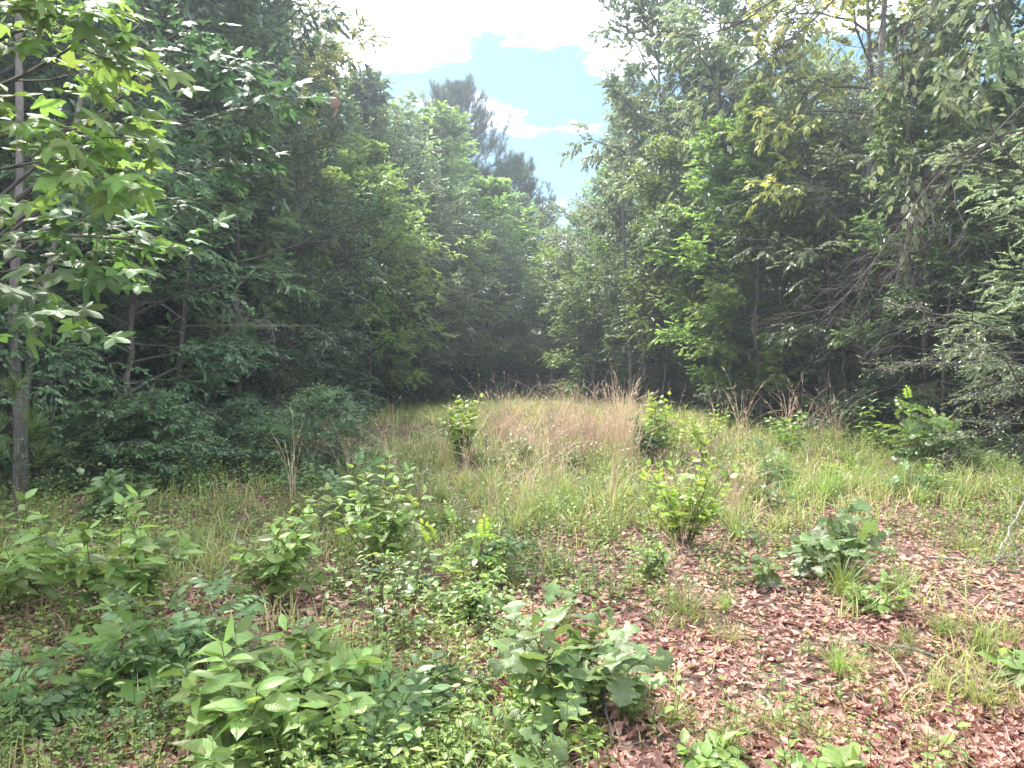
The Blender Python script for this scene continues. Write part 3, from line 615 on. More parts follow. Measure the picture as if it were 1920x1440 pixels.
# ------------------------------------------------------------------ pines
def tuft(seed, n=30):
    r = _np.random.default_rng(seed); V = []; f = []
    for k in range(n):
        d = norm(_np.array([1.0, *r.normal(0, .75, 2)])); s = norm(_np.cross(d, r.normal(0, 1, 3)))*.016; b0 = _np.array([r.uniform(-.5, .1), 0, 0]); n0 = len(V)
        V += [b0+s, b0-s, b0+d*r.uniform(.7, 1.05)]; f.append((n0, n0+1, n0+2))
    return _np.array(V), [_np.array(f)]
def pine(seed, H, cb, R, nl, name, ts=.2):
    r = _np.random.default_rng(seed); K = 12; z = _np.linspace(-.2, H, K); xy = _np.cumsum(r.normal(0, .08, (K, 2)), 0)
    T = _np.column_stack([xy-xy[0], z])[None]; V, f = tubes(T, (H*.011*(1-_np.linspace(0, 1, K)*.85))[None], 8); tm = mesh(name+'_trunk', V, f, M['bark'])
    u = (_np.arange(nl)+r.random(nl))/nl; hg = cb+(H-cb)*u; p, _ = interp(T, _np.zeros(nl, int), hg/H); az = _np.arange(nl)*2.4
    ln = R*_np.sin(pi*(.22+.72*u))*r.uniform(.55, 1.15, nl); el = .1+.75*u
    Lb = grow(p, _np.stack([_np.cos(az)*_np.cos(el), _np.sin(az)*_np.cos(el), _np.sin(el)], -1), ln, 7, _np.full(nl, -.22), r, .07)
    wd = Acc(); V, f = tubes(Lb, (.012+ln*.014)[:, None]*_np.linspace(1, .3, 7)[None], 5); wd.add(V, f)
    sub, sl = children(Lb, ln, 7, .35, 1, .4, 1.1, .45, r, -.5, 4, .3); V, f = tubes(sub, .012*_np.linspace(1, .5, 4)[None]*_np.ones((len(sub), 1)), 4); wd.add(V, f)
    tw, tl = children(sub, sl, 4, .3, 1, .3, 1.0, .3, r, -.7, 3, .3, lmin=.2); V, f = tubes(tw, .007*_np.ones((len(tw), 3)), 3); wd.add(V, f)
    c = Acc()
    for k in range(2):
        sel = _np.arange(k, len(tw), 2)
        for t in (.5, 1.0):
            q, d = interp(tw, sel, _np.full(len(sel), t)); d[:, 2] += .5
            tv, tf = tuft(seed+k); c.add(*inst(tv, tf, q, frames(d, r.normal(0, 1, (len(sel), 3))), ts*r.uniform(.8, 1.3, len(sel)), r.uniform(.1, .9, len(sel))))
    return tm, wd.mesh(name+'_branches', M['bark']), c.mesh(name+'_crown', M['needle'])
def put_pine(parts, x, y, label="", group=None, sc=1, rz=0):
    t = thing('pine_tree', label, 'pine tree', (x, y, hz(x, y)), rz, group, sc)
    for nm, me in zip(('trunk', 'branches', 'crown'), parts): link(nm, me, t)
pA = pine(41, 18.6, 11.0, 3.0, 46, 'pine', .42); pB = pine(42, 15.2, 8, 3.4, 38, 'pine_low', .40)
put_pine(pA, -2.75, 39, sc=.83, label='tall pine whose round needle crown stands highest against the blue gap')
put_pine(pB, -.1, 39, label='shorter pine reaching sideways into the gap below the tall pine', rz=1.0, sc=.76)
put_pine(pB, -4.4, 41, label='pine behind the tall pine, low crown at its shoulder', sc=.86, rz=3.0)

# ------------------------------------------------------------------ plants of the clearing: every leaf its own part
LM = {}
for nm, tl, mt in (('berry', ovate, 'berry'), ('brightleaf', ovate, 'bright'), ('oakleaf', lobed, 'oak'), ('oakyellow', lobed, 'fresh'), ('darkovate', ovate, 'mid')):
    LM[nm] = [mesh(nm, t[0], t[1], M[mt], _np.full(len(t[0]), tt)) for t, tt in zip(tl, (.45, .3, .65, .8))]
LM['star'] = [mesh('star_leaf', t[0], t[1], M['star'], _np.full(len(t[0]), tt)) for t, tt in zip(stars, (.4, .55, .7, .3))]
LM['berrylit'] = [mesh('berrylit', t[0], t[1], M['berry'], _np.full(len(t[0]), tt)) for t, tt in zip(ovate, (.75, .6, .95, .85))]
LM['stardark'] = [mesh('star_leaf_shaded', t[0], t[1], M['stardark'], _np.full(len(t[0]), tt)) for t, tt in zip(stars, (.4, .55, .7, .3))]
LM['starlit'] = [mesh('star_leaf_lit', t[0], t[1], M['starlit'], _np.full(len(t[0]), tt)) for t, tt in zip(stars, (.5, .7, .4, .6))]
LM['pinnate'] = [compound(np_, ll, .2, cv_, k).mesh('pinnate_leaf', M['sumac']) for k, (np_, ll, cv_) in enumerate(((6, .34, .25), (7, .3, .45), (5, .38, .12)))]
LM['pinnatelit'] = [compound(np_, ll, .18, cv_, k+7).mesh('pinnate_leaf_lit', M['bright']) for k, (np_, ll, cv_) in enumerate(((7, .32, .25), (8, .28, .45)))]
def orient(d, up):
    R = frames(_np.array([d], float), _np.array([up], float))[0]
    return Matrix([list(R[i]) for i in range(3)]).to_euler()
def put_leaf(parent, kind, p, d, up, s, r, name='leaf'):
    if kind[:3] != 'pin': up = _np.array(up)+_np.array([0, -.12, 0])
    ms = LM[kind]; return link(name, ms[r.integers(len(ms))], parent, [float(v) for v in p], orient(d, up), float(s))
def bush(name, label, cat, base, h, w, leaf, lsz, nst, npair, seed, group=None, opposite=True, arch=.35, side=3, stem='stem', droop=.35, updir=.2, bottom=.25, clump=False):
    big = group is None
    if big: nst = int(nst*(1.7 if name == 'leafy_bush' else 1.1)+.5); npair += 1; lsz *= 1.14; w *= 1.08; side = max(side, 1) if leaf[:3] != 'pin' else side
    r = _np.random.default_rng(seed); t = thing(name, label, cat, base, 0, group)
    a = _np.arange(nst)*2.4+r.normal(0, .7, nst); rr = _np.sqrt((_np.arange(nst)+.5)/nst)*w/2*.85
    hh = h*(1-.35*(rr/(w/2))**2)*r.uniform(.5, 1.12, nst)
    rr = rr*r.uniform(.6, 1.35, nst)
    K = 6; tt = _np.linspace(0, 1, K)
    P = _np.zeros((nst, K, 3)); sp = rr[:, None]*tt[None]**1.25+.03
    P[:, :, 0] = _np.cos(a)[:, None]*sp; P[:, :, 1] = _np.sin(a)[:, None]*sp; P[:, :, 2] = hh[:, None]*(tt-arch*.35*tt**3)[None]-.02
    P[:, 1:] += r.normal(0, .012, (nst, K-1, 3))
    ac = Acc(); V, f = tubes(P, .0045*_np.linspace(1, .4, K)[None]*_np.ones((nst, 1)), 4); ac.add(V, f)
    Pl = P; Ls = hh
    if side:
        sb, sl = children(P, hh, side, .35, .9, .5, 1.2, .38, r, .1, 4, .15, lmin=.05); V, f = tubes(sb, .0026*_np.linspace(1, .5, 4)[None]*_np.ones((len(sb), 1)), 3); ac.add(V, f)
    link('stem', ac.mesh('stem', M[stem]), t)
    cnt = 0
    def dress(P, npair, t0, lsz):
        nonlocal cnt
        for i in range(len(P)):
            ph = r.uniform(0, pi)
            for k in range(npair):
                u = (1-(1-t0)*(1-(k+.5)/npair)**1.0) if not clump else 1-.25*r.random()
                p, d = interp(P, _np.array([i]), _np.array([min(u, .995)])); p = p[0]; d = d[0]
                for s in ((0, pi) if opposite else (r.uniform(0, 6.28),)):
                    if cnt > 298: return
                    az = ph+k*pi/2+s+r.normal(0, .25) if opposite else ph+k*2.4+r.normal(0, .3)
                    e = updir+r.normal(0, .2)-droop*(1-u)
                    if k == npair-1: e += .5
                    dv = _np.array([cos(az)*cos(e), sin(az)*cos(e), sin(e)])+d*.25
                    sz = lsz*(.55+.55*sin(pi*min(1, (k+1.2)/(npair+.6))))*r.uniform(.75, 1.2)
                    put_leaf(t, leaf, p, dv, _np.array([0, 0, 1])+r.normal(0, .36, 3), sz, r); cnt += 1
    dress(P, npair, bottom, lsz)
    if side: dress(sb, max(2, npair//2), .2, lsz*.85)
    return t
B = bush
B('beautyberry_bush', 'nearest beautyberry with big veined pale green leaves at the front', 'bush', gp(480, 1415), .58, .85, 'berry', .135, 8, 5, 1, side=2)
B('beautyberry_bush', 'beautyberry shoot spreading toward the middle beside the nearest beautyberry', 'bush', gp(600, 1345), .50, .60, 'berry', .12, 6, 4, 2, side=2)
B('beautyberry_bush', 'compact rounded beautyberry on many thin stems before the dry stalks', 'bush', gp(508, 1130), .72, .82, 'berry', .10, 11, 6, 3, side=2)
B('beautyberry_bush', 'leafy beautyberry clump beside the dry stalks, with yellow lower leaves', 'bush', gp(712, 1085), 1.0, .85, 'berrylit', .10, 16, 7, 4, side=2, updir=.4)
B('beautyberry_bush', 'wide arching beautyberry at the shaded edge, large hanging leaves', 'bush', gp(215, 1165), .80, 1.2, 'berry', .13, 12, 5, 5, side=2)
B('beautyberry_bush', 'dense beautyberry cut by the frame edge in the shade', 'bush', gp(20, 1150), .86, .95, 'berry', .12, 11, 6, 6, side=2)
B('leafy_bush', 'bright yellow green bush glowing in the middle of the clearing', 'bush', gp(1285, 1025), 1.08, 1.05, 'brightleaf', .09, 13, 7, 7, side=2, updir=.5)
B('leafy_bush', 'bright bush with a rounded top beside the tall dry grass', 'bush', gp(862, 862), 1.15, 1.0, 'brightleaf', .12, 14, 7, 8, side=2, updir=.4)
B('leafy_bush', 'bright bush behind the red grass with a darker one before it', 'bush', gp(1240, 860), 1.0, 1.1, 'brightleaf', .11, 13, 6, 9, side=2, updir=.5)
B('leafy_bush', 'dark low bush before the bright one at the red grass', 'bush', gp(1212, 868), .75, .6, 'darkovate', .09, 9, 6, 10, side=2)
B('oak_sapling', 'large oak sapling with lobed grey green leaves at the front', 'sapling', gp(1065, 1350), .58, .95, 'oakleaf', .155, 10, 5, 11, opposite=False, side=2, stem='stem')
B('oak_sapling', 'oak sapling with glossy leaves standing alone on the brown litter', 'sapling', gp(1562, 1085), .66, .70, 'oakleaf', .16, 8, 6, 12, opposite=False, side=2)
B('oak_sapling', 'tiny oak sapling left of the glossy one on the litter', 'sapling', gp(1412, 1105), .28, .30, 'oakleaf', .12, 4, 4, 13, opposite=False, side=1)
B('oak_sapling', 'broad dark oak sapling near the shaded edge, glossy leaves', 'sapling', gp(1762, 885), 1.05, 1.4, 'oakleaf', .19, 14, 6, 14, opposite=False, side=2)
B('oak_sapling', 'low yellow green sapling with broad lobed leaves under the bluish sumac', 'sapling', gp(230, 1300), .38, .60, 'oakyellow', .15, 8, 4, 15, opposite=False, side=1)
B('oak_sapling', 'oak sapling peeking in at the bottom edge under the large oak sapling', 'sapling', gp(985, 1475), .22, .42, 'oakleaf', .13, 5, 3, 16, opposite=False, side=1)
B('sumac_plant', 'spreading bluish sumac with feather leaves between the beautyberries', 'sumac', gp(330, 1265), .50, 1.15, 'pinnate', .25, 9, 3, 17, opposite=False, side=1, updir=.1)
B('sumac_plant', 'small sumac with feather leaves at the bottom edge', 'sumac', gp(690, 1440), .30, .45, 'pinnate', .20, 6, 3, 18, opposite=False, side=0, updir=.5)
B('sumac_plant', 'dark bluish sumac low in the bottom corner', 'sumac', gp(95, 1350), .32, .7, 'pinnate', .17, 5, 3, 19, opposite=False, side=1)
B('sumac_plant', 'thin sumac sprout with upright feather leaves in mid clearing', 'sumac', gp(880, 1105), .55, .5, 'pinnatelit', .22, 5, 3, 20, opposite=False, side=0, updir=.6)
B('sumac_plant', 'sunlit sumac with yellow green feather leaves against the dark wood', 'sumac', gp(1728, 868), 1.2, .7, 'pinnatelit', .32, 5, 3, 21, opposite=False, side=0, updir=.4)
B('sumac_plant', 'sumac with drooping grey feather leaves beside the dry stalks', 'sumac', gp(660, 990), .75, .5, 'pinnate', .28, 5, 3, 22, opposite=False, side=0, updir=.5)
B('weed_plant', 'leafy blueberry like plant in the middle of the litter', 'plant', gp(890, 1160), .42, .62, 'berry', .062, 10, 6, 23, side=2)
B('weed_plant', 'small bright leafed plant in front of the large oak sapling', 'plant', gp(1015, 1385), .30, .42, 'brightleaf', .062, 6, 4, 24, side=1)
B('weed_plant', 'leafy weed growing against the long green grass tuft', 'plant', gp(1640, 1150), .24, .34, 'berry', .07, 6, 4, 25, side=1)
B('weed_plant', 'tall weed with round leaves before the broken dead trunk', 'plant', gp(1478, 868), .95, .8, 'berry', .09, 9, 6, 26, side=2)
B('weed_plant', 'upright weed with pale whorled leaves at the dark opening', 'plant', gp(1632, 850), .95, .35, 'berry', .12, 4, 6, 27, side=0)
B('weed_plant', 'yellow green weedy clump on the rise before the dark wood', 'plant', gp(1325, 858), 1.05, 1.0, 'brightleaf', .07, 14, 7, 28, side=1)
B('weed_plant', 'dark leafed plant in the shade beyond the wide beautyberry', 'plant', gp(215, 985), .62, .6, 'darkovate', .15, 7, 5, 29, side=1)
B('weed_plant', 'single broad leafed plant deep in the shade by the bare trunk', 'plant', gp(322, 885), .55, .55, 'darkovate', .22, 4, 3, 30, side=0)
B('weed_plant', 'broad leafed plant at the bottom edge on the litter', 'plant', gp(1530, 1465), .16, .34, 'berry', .09, 5, 3, 31, side=0)
B('weed_plant', 'second low plant at the bottom edge, beside the fallen sticks', 'plant', gp(1345, 1455), .16, .3, 'berry', .085, 5, 3, 32, side=0)
B('weed_plant', 'pale sprig with small leaves at the frame edge on the litter', 'plant', gp(1905, 1290), .26, .26, 'berry', .09, 4, 3, 33, side=0)
B('weed_plant', 'low leafy plant among litter between sumac and large oak sapling', 'plant', gp(800, 1330), .26, .7, 'darkovate', .07, 11, 4, 34, side=1)
B('weed_plant', 'little leafy plant left of the dry stalk clump on the litter', 'plant', gp(1222, 1085), .30, .3, 'berry', .075, 6, 5, 35, side=0)
r = _np.random.default_rng(55)
for k in range(34):       # many small weeds between them
    px, py = ((r.uniform(0, 1000), r.uniform(1180, 1440)) if k % 3 else (r.uniform(0, 1900), r.uniform(900, 1100)))
    lf, sz = (('berry', .05), ('darkovate', .05), ('pinnate', .13), ('brightleaf', .045))[r.integers(4)]
    B('small_weed', 'small leafy weed scattered on the litter between the bushes', 'plant', gp(px, py), r.uniform(.14, .28), r.uniform(.2, .4), lf, sz, 4, 3, 200+k, 'small leafy weeds between the bushes', side=0, opposite=lf != 'pinnate')

for k in range(48):       # weeds standing in the grass
    px, py = (r.uniform(380, 760), r.uniform(835, 960)) if k % 3 == 0 else (r.uniform(660, 1900), r.uniform(810, 960))
    if k % 5 == 4: px, py = r.uniform(700, 1000), r.uniform(1040, 1200)
    lf, sz = (('berry', .075), ('darkovate', .08), ('brightleaf', .065), ('berry', .06), ('pinnate', .2))[r.integers(5)]
    B('meadow_weed', 'leafy weed standing in the grass of the clearing', 'plant', gp(px, py), r.uniform(.3, .7), r.uniform(.35, .7), lf, sz, int(r.integers(5, 9)), 4, 300+k, 'leafy weeds standing in the grass', side=1 if lf != 'pinnate' else 0, opposite=lf != 'pinnate')

# ------------------------------------------------------------------ grass tufts and dry clumps
def tuft_mesh(seed, n, h0, h1, w, sprd, nm, mat, lean=(.2, 1.1), wd=(.004, .007)):
    r = _np.random.default_rng(seed); a = r.uniform(0, 2*pi, n); rr = _np.abs(r.normal(0, sprd, n))
    P = _np.stack([_np.cos(a)*rr, _np.sin(a)*rr, 0*rr-.01], -1)
    V, f, t = blades(P, a+r.normal(0, .6, n), r.uniform(h0, h1, n), r.uniform(*lean, n), r.uniform(*wd, n), r.uniform(.1, .95, n), r)
    return mesh(nm, V, f, M[mat], t)
TUFT = [tuft_mesh(60+k, 90, .16, .42, .0, .05, 'grass_tuft', 'tuft') for k in range(3)]
fine = [tuft_mesh(70+k, 150, .10, .26, .0, .06, 'fine_grass_tuft', 'grass', (.4, 1.5), (.0025, .004)) for k in range(2)]
def tuft_at(px, py, me, s, label, group=None):
    p = gp(px, py); o = link('grass_tuft', me, None, [float(v) for v in p], (0, 0, rng.uniform(0, 6)), s); o['label'] = label; o['category'] = 'grass tuft'
    if group: o['group'] = group
tuft_at(1580, 1120, TUFT[0], 1.05, 'long bladed bright green grass tuft under the glossy oak sapling')
tuft_at(1690, 1115, TUFT[1], .8, 'smaller green grass tuft just beyond the leafy weed')
tuft_at(1285, 1160, fine[0], 1.3, 'rounded fine grass tuft at the foot of the dry stalk clump')
tuft_at(1835, 1330, fine[1], 1.3, 'wide fine grass tuft on the litter near the bottom corner')
tuft_at(1842, 1230, TUFT[2], .8, 'thin bladed tuft beyond the wide fine tuft')
tuft_at(1368, 1210, fine[0], .8, 'pale wispy tuft alone on the open litter')
tuft_at(1800, 1030, fine[1], 1.0, 'grey green low tuft beside the fallen branch')
tuft_at(968, 995, fine[0], 1.6, 'dark greyish upright tuft in the middle of the clearing')
tuft_at(1380, 1010, TUFT[2], 1.0, 'tuft at the shadow side of the bright bush')
r = _np.random.default_rng(61)
for k in range(46):
    px = r.uniform(1330, 1900); py = r.uniform(875, 950); 
    tuft_at(px, py, TUFT[k % 3], r.uniform(.7, 1.3), 'green grass tuft in the belt before the shaded wood edge', 'grass tufts in the belt before the wood edge')
for k in range(50):
    px = r.uniform(640, 1330); py = r.uniform(850, 1010)
    tuft_at(px, py, TUFT[k % 3] if k % 2 else fine[k % 2], r.uniform(.8, 1.4), 'green grass tuft on the grassy rise among dry stalks', 'grass tufts on the grassy rise')
for k in range(40):
    px = r.uniform(700, 1900); py = r.uniform(1040, 1430)
    tuft_at(px, py, fine[k % 2] if k % 3 else TUFT[k % 3], r.uniform(.35, .75), 'little grass tuft sprouting through the brown litter', 'little grass tufts on the litter')
def stalks(seed, n, h0, h1, sprd, lean):
    r = _np.random.default_rng(seed); a = r.uniform(0, 2*pi, n); rr = _np.abs(r.normal(0, sprd, n)); K = 7; t = _np.linspace(0, 1, K)[None]
    h = r.uniform(h0, h1, n)[:, None]; l = (r.random(n)**2*lean+.06)[:, None]; d = (a+r.normal(0, .7, n))[:, None]
    P = _np.stack([_np.cos(a)[:, None]*rr[:, None]+_np.cos(d)*l*h*t**2.2, _np.sin(a)[:, None]*rr[:, None]+_np.sin(d)*l*h*t**2.2, h*(t-.35*l*t**3)-.02], -1)
    P += r.normal(0, .004, P.shape)
    V, f = tubes(P, _np.linspace(.0028, .0012, K)[None]*_np.ones((n, 1)), 3); ac = Acc(); ac.add(V, f, _np.repeat(r.uniform(.1, .9, n), K*3))
    m = n*5; i = r.integers(0, n, m); u = r.uniform(.3, 1, m); p, dd = interp(P, i, u); dd = dd+r.normal(0, .28, (m, 3))   # sheaths and seed tufts
    ac.add(*inst(_np.array([(0, .05, 0), (0, -.05, 0), (1, 0, 0)], float)*_np.array([1, 1, 1]), [_np.array([[0, 1, 2]])], p, frames(dd, r.normal(0, 1, (m, 3))), r.uniform(.04, .09, m), r.uniform(.4, 1, m)))
    return ac.mesh('stalks', M['dry'])
STK = [stalks(80+k, 34, .6, 1.25, .07, .55) for k in range(4)]; THIN = [stalks(90+k, 9, .55, 1.15, .05, .7) for k in range(3)]
bas = tuft_mesh(95, 80, .12, .36, 0, .07, 'blades', 'grass', (.3, 1.2), (.003, .005))
def dry(p, me, s, label, group=None):
    t = thing('dry_grass_clump', label, 'dry grass', p, rng.uniform(0, 6), group, s); link('stalks', me, t); link('blades', bas, t)
r = _np.random.default_rng(62)
dry(gp(1272, 1130), THIN[0], .75, 'thin dry stalk clump standing alone on the litter')
dry(gp(600, 905), STK[0], .95, 'tall tan stalks at the shaded grass edge')
dry(gp(548, 960), THIN[1], 1.05, 'few bending tan stalks before the dark wood')
dry(gp(655, 930), THIN[2], 1.0, 'short stiff tan stalks right of the bending ones')
dry(gp(1038, 945), THIN[0], .9, 'dry stalks holding a wilted dark leaf in mid clearing')
dry(gp(970, 960), THIN[1], 1.1, 'reddish stalks rising from the dark upright tuft')
dry(gp(1165, 850), STK[1], 1.2, 'densest reddish clump at the far side of the rise')
dry(gp(1500, 850), THIN[2], 1.25, 'crossed pale stalks beside the broken dead trunk')
for k in range(58):
    px = r.uniform(905, 1215); py = r.uniform(785, 880)
    dry(gp(px, py+8), (STK[k % 4] if k % 5 == 0 else THIN[k % 3]), r.uniform(.65, 1.1), 'reddish tan dry grass clump on the rise in mid clearing', 'dry grass clumps on the rise')
for k in range(34):
    px = r.uniform(640, 1400); py = r.uniform(850, 985)
    dry(gp(px, py), THIN[k % 3], r.uniform(.7, 1.0), 'sparse dry stalks poking through the green grass', 'sparse dry stalks in the green grass')
for k in range(10):
    dry(gp(r.uniform(1230, 1640), r.uniform(822, 850)), THIN[k % 3], r.uniform(.9, 1.3), 'dry stalks before the dark wood edge', 'dry stalks before the dark wood edge')

# ------------------------------------------------------------------ trunks, limbs and twigs with places of their own
def poly(pts, K=None):
    P = _np.array(pts, float)
    if K:
        t = _np.linspace(0, len(P)-1, K); i = _np.minimum(t.astype(int), len(P)-2); f = (t-i)[:, None]; P = P[i]*(1-f)+P[i+1]*f
        for _ in range(2): P[1:-1] = (P[:-2]+2*P[1:-1]+P[2:])/4
    return P
def ramify(P, r0, seed, n1=10, n2=7, lf=.35, sub3=4, t0=.2, droop=.1, k=6, zj=.35, mat='twig', r1=None, cap=9):
    r = _np.random.default_rng(seed); ac = Acc(); P = P[None]; ln = _np.minimum(cap, _np.array([_np.linalg.norm(_np.diff(P[0], axis=0), axis=1).sum()]))
    K = P.shape[1]; V, f = tubes(P, _np.linspace(r0, r1 or r0*.3, K)[None], k); ac.add(V, f); lv = [P]
    s1, l1 = children(P, ln, n1, t0, 1, .3, 1.1, lf, r, droop, 6, zj); V, f = tubes(s1, r0*.35*_np.linspace(1, .35, 6)[None]*_np.ones((len(s1), 1)), 4); ac.add(V, f); lv.append(s1)
    if n2:
        s2, l2 = children(s1, l1, n2, .2, 1, .4, 1.2, .4, r, droop, 4, zj); V, f = tubes(s2, min(.003, r0*.18)*_np.linspace(1, .5, 4)[None]*_np.ones((len(s2), 1)), 3); ac.add(V, f); lv.append(s2)
        if sub3:
            s3, l3 = children(s2, l2, sub3, .2, 1, .4, 1.2, .4, r, droop, 3, zj, lmin=.06); V, f = tubes(s3, .0015*_np.ones((len(s3), 3)), 3); ac.add(V, f); lv.append(s3)
    return ac.mesh('branches', M[mat]), lv
def standing(name, label, cat, pts, r0, r1, mat, K=14, branches=None):
    t = thing(name, label, cat, (0, 0, 0)); P = poly(pts, K); o0 = P[0].copy(); t.location = o0.tolist()
    V, f = tubes((P-o0)[None], _np.linspace(r0, r1, len(P))[None]*(1+.06*rng.normal(0, 1, len(P)))[None], 9); link('trunk', mesh('trunk', V, f, M[mat]), t)
    for (bp, br, sd, kw) in branches or []:
        bm, lv = ramify(poly(bp, 9)-o0, br, sd, **kw); link('branch', bm, t)
    return t, o0
b0 = gp(28, 940); d0 = b0[1]
standing('grey_trunked_tree', 'straight grey trunk of the forked pair at the frame edge', 'tree', [b0-[0, 0, .2], at(42, 800, d0), at(22, 640, d0), at(26, 520, d0), at(40, 330, d0), at(34, 100, d0), at(30, -300, d0)], .062, .035, 'barkgrey', 16,
         [([at(24, 690, d0), at(-30, 600, d0-.4), at(-90, 540, d0-.8)], .02, 3, dict(n1=6, n2=4))])
standing('grey_trunked_tree', 'leaning grey trunk parting from the straight one at its foot', 'tree', [b0+[.1, .05, -.2], at(38, 790, d0), at(60, 640, d0+.2), at(82, 540, d0+.4), at(110, 430, d0+.6), at(150, 200, d0+1), at(200, -150, d0+1.4)], .052, .026, 'barkgrey', 16)
b1 = gp(322, 850); d1 = b1[1]
standing('bare_trunked_tree', 'slim reddish brown trunk rising from the deep shade with bare side limbs', 'tree', [b1-[0, 0, .2], at(326, 780, d1), at(340, 640, d1), at(352, 520, d1+.2), at(356, 430, d1+.6), at(360, 330, d1+1.2)], .065, .022, 'bark', 14,
         [([at(350, 612, d1), at(430, 608, d1-.3), at(520, 612, d1-.6), at(600, 610, d1-.8)], .012, 5, dict(n1=6, n2=4, sub3=2, mat='twigpale', zj=.5, cap=1.8)),
          ([at(352, 660, d1), at(410, 640, d1-.2), at(470, 590, d1-.3)], .012, 6, dict(n1=8, n2=6, mat='twigpale')),
          ([at(356, 510, d1), at(420, 500, d1-.2), at(540, 470, d1-.6), at(620, 430, d1-.8)], .022, 7, dict(n1=8, n2=5)),
          ([at(345, 600, d1), at(290, 560, d1-.4), at(230, 590, d1-.7)], .012, 8, dict(n1=9, n2=6, mat='twigpale'))])
for k, (px, py, tp, rr) in enumerate(((392, 800, 385, .035), (418, 790, 424, .04), (462, 790, 450, .03), (520, 785, 505, .03))):
    q = gp(px, py+30); d = q[1]+1.5
    standing('thin_trunked_tree', 'thin dark trunk in the shade behind the reddish brown one', 'tree', [_np.array([q[0]*1.1, d, 0]), at(px+4, py-160, d), at(tp, 420, d), at(tp+8, 200, d)], rr, rr*.6, 'bark', 12)['group' if 0 else 0]['group'] = 'thin dark trunks in the shade'
lp = gp(118, 905)
standing('leaning_dead_tree', 'dead trunk leaning across the shade beside the forked pair', 'dead tree', [lp-[0, 0, .1], at(160, 800, lp[1]+.6), at(200, 765, lp[1]+.9), at(250, 730, lp[1]+1.2), at(330, 690, lp[1]+2)], .042, .022, 'bark', 12)
b2 = gp(1474, 800); d2 = b2[1]
standing('dead_tree', 'thin broken dead trunk standing pale before the dark wood', 'dead tree', [b2-[0, 0, .2], at(1470, 740, d2), at(1464, 660, d2), at(1466, 600, d2), at(1462, 545, d2)], .075, .035, 'barkpale', 12)
d3 = 14.5
q3 = at(1648, 740, d3)
standing('pale_trunked_tree', 'pale blotched trunk climbing high among the olive leaves', 'tree', [_np.array([q3[0]-.3, d3, 0]), at(1612, 640, d3), at(1618, 500, d3), at(1622, 400, d3), at(1634, 290, d3), at(1650, 160, d3), at(1662, -60, d3)], .085, .05, 'barkpale', 16,
         [([at(1634, 330, d3), at(1700, 300, d3-.4), at(1760, 290, d3-.7)], .02, 9, dict(n1=8, n2=5, mat='twigpale')), ([at(1630, 380, d3), at(1570, 350, d3-.3), at(1510, 360, d3-.5)], .02, 10, dict(n1=8, n2=5, mat='twigpale'))])
d4 = 21
standing('pale_trunked_tree', 'whitish patchy trunk seen through leaves beside the trail', 'tree', [at(1190, 780, d4), at(1180, 680, d4), at(1178, 600, d4), at(1172, 500, d4), at(1165, 330, d4)], .065, .04, 'barkgrey', 12)
standing('pale_trunked_tree', 'second thinner whitish trunk right of the patchy one', 'tree', [at(1216, 780, d4), at(1208, 700, d4), at(1202, 600, d4), at(1205, 450, d4)], .045, .03, 'barkgrey', 12)

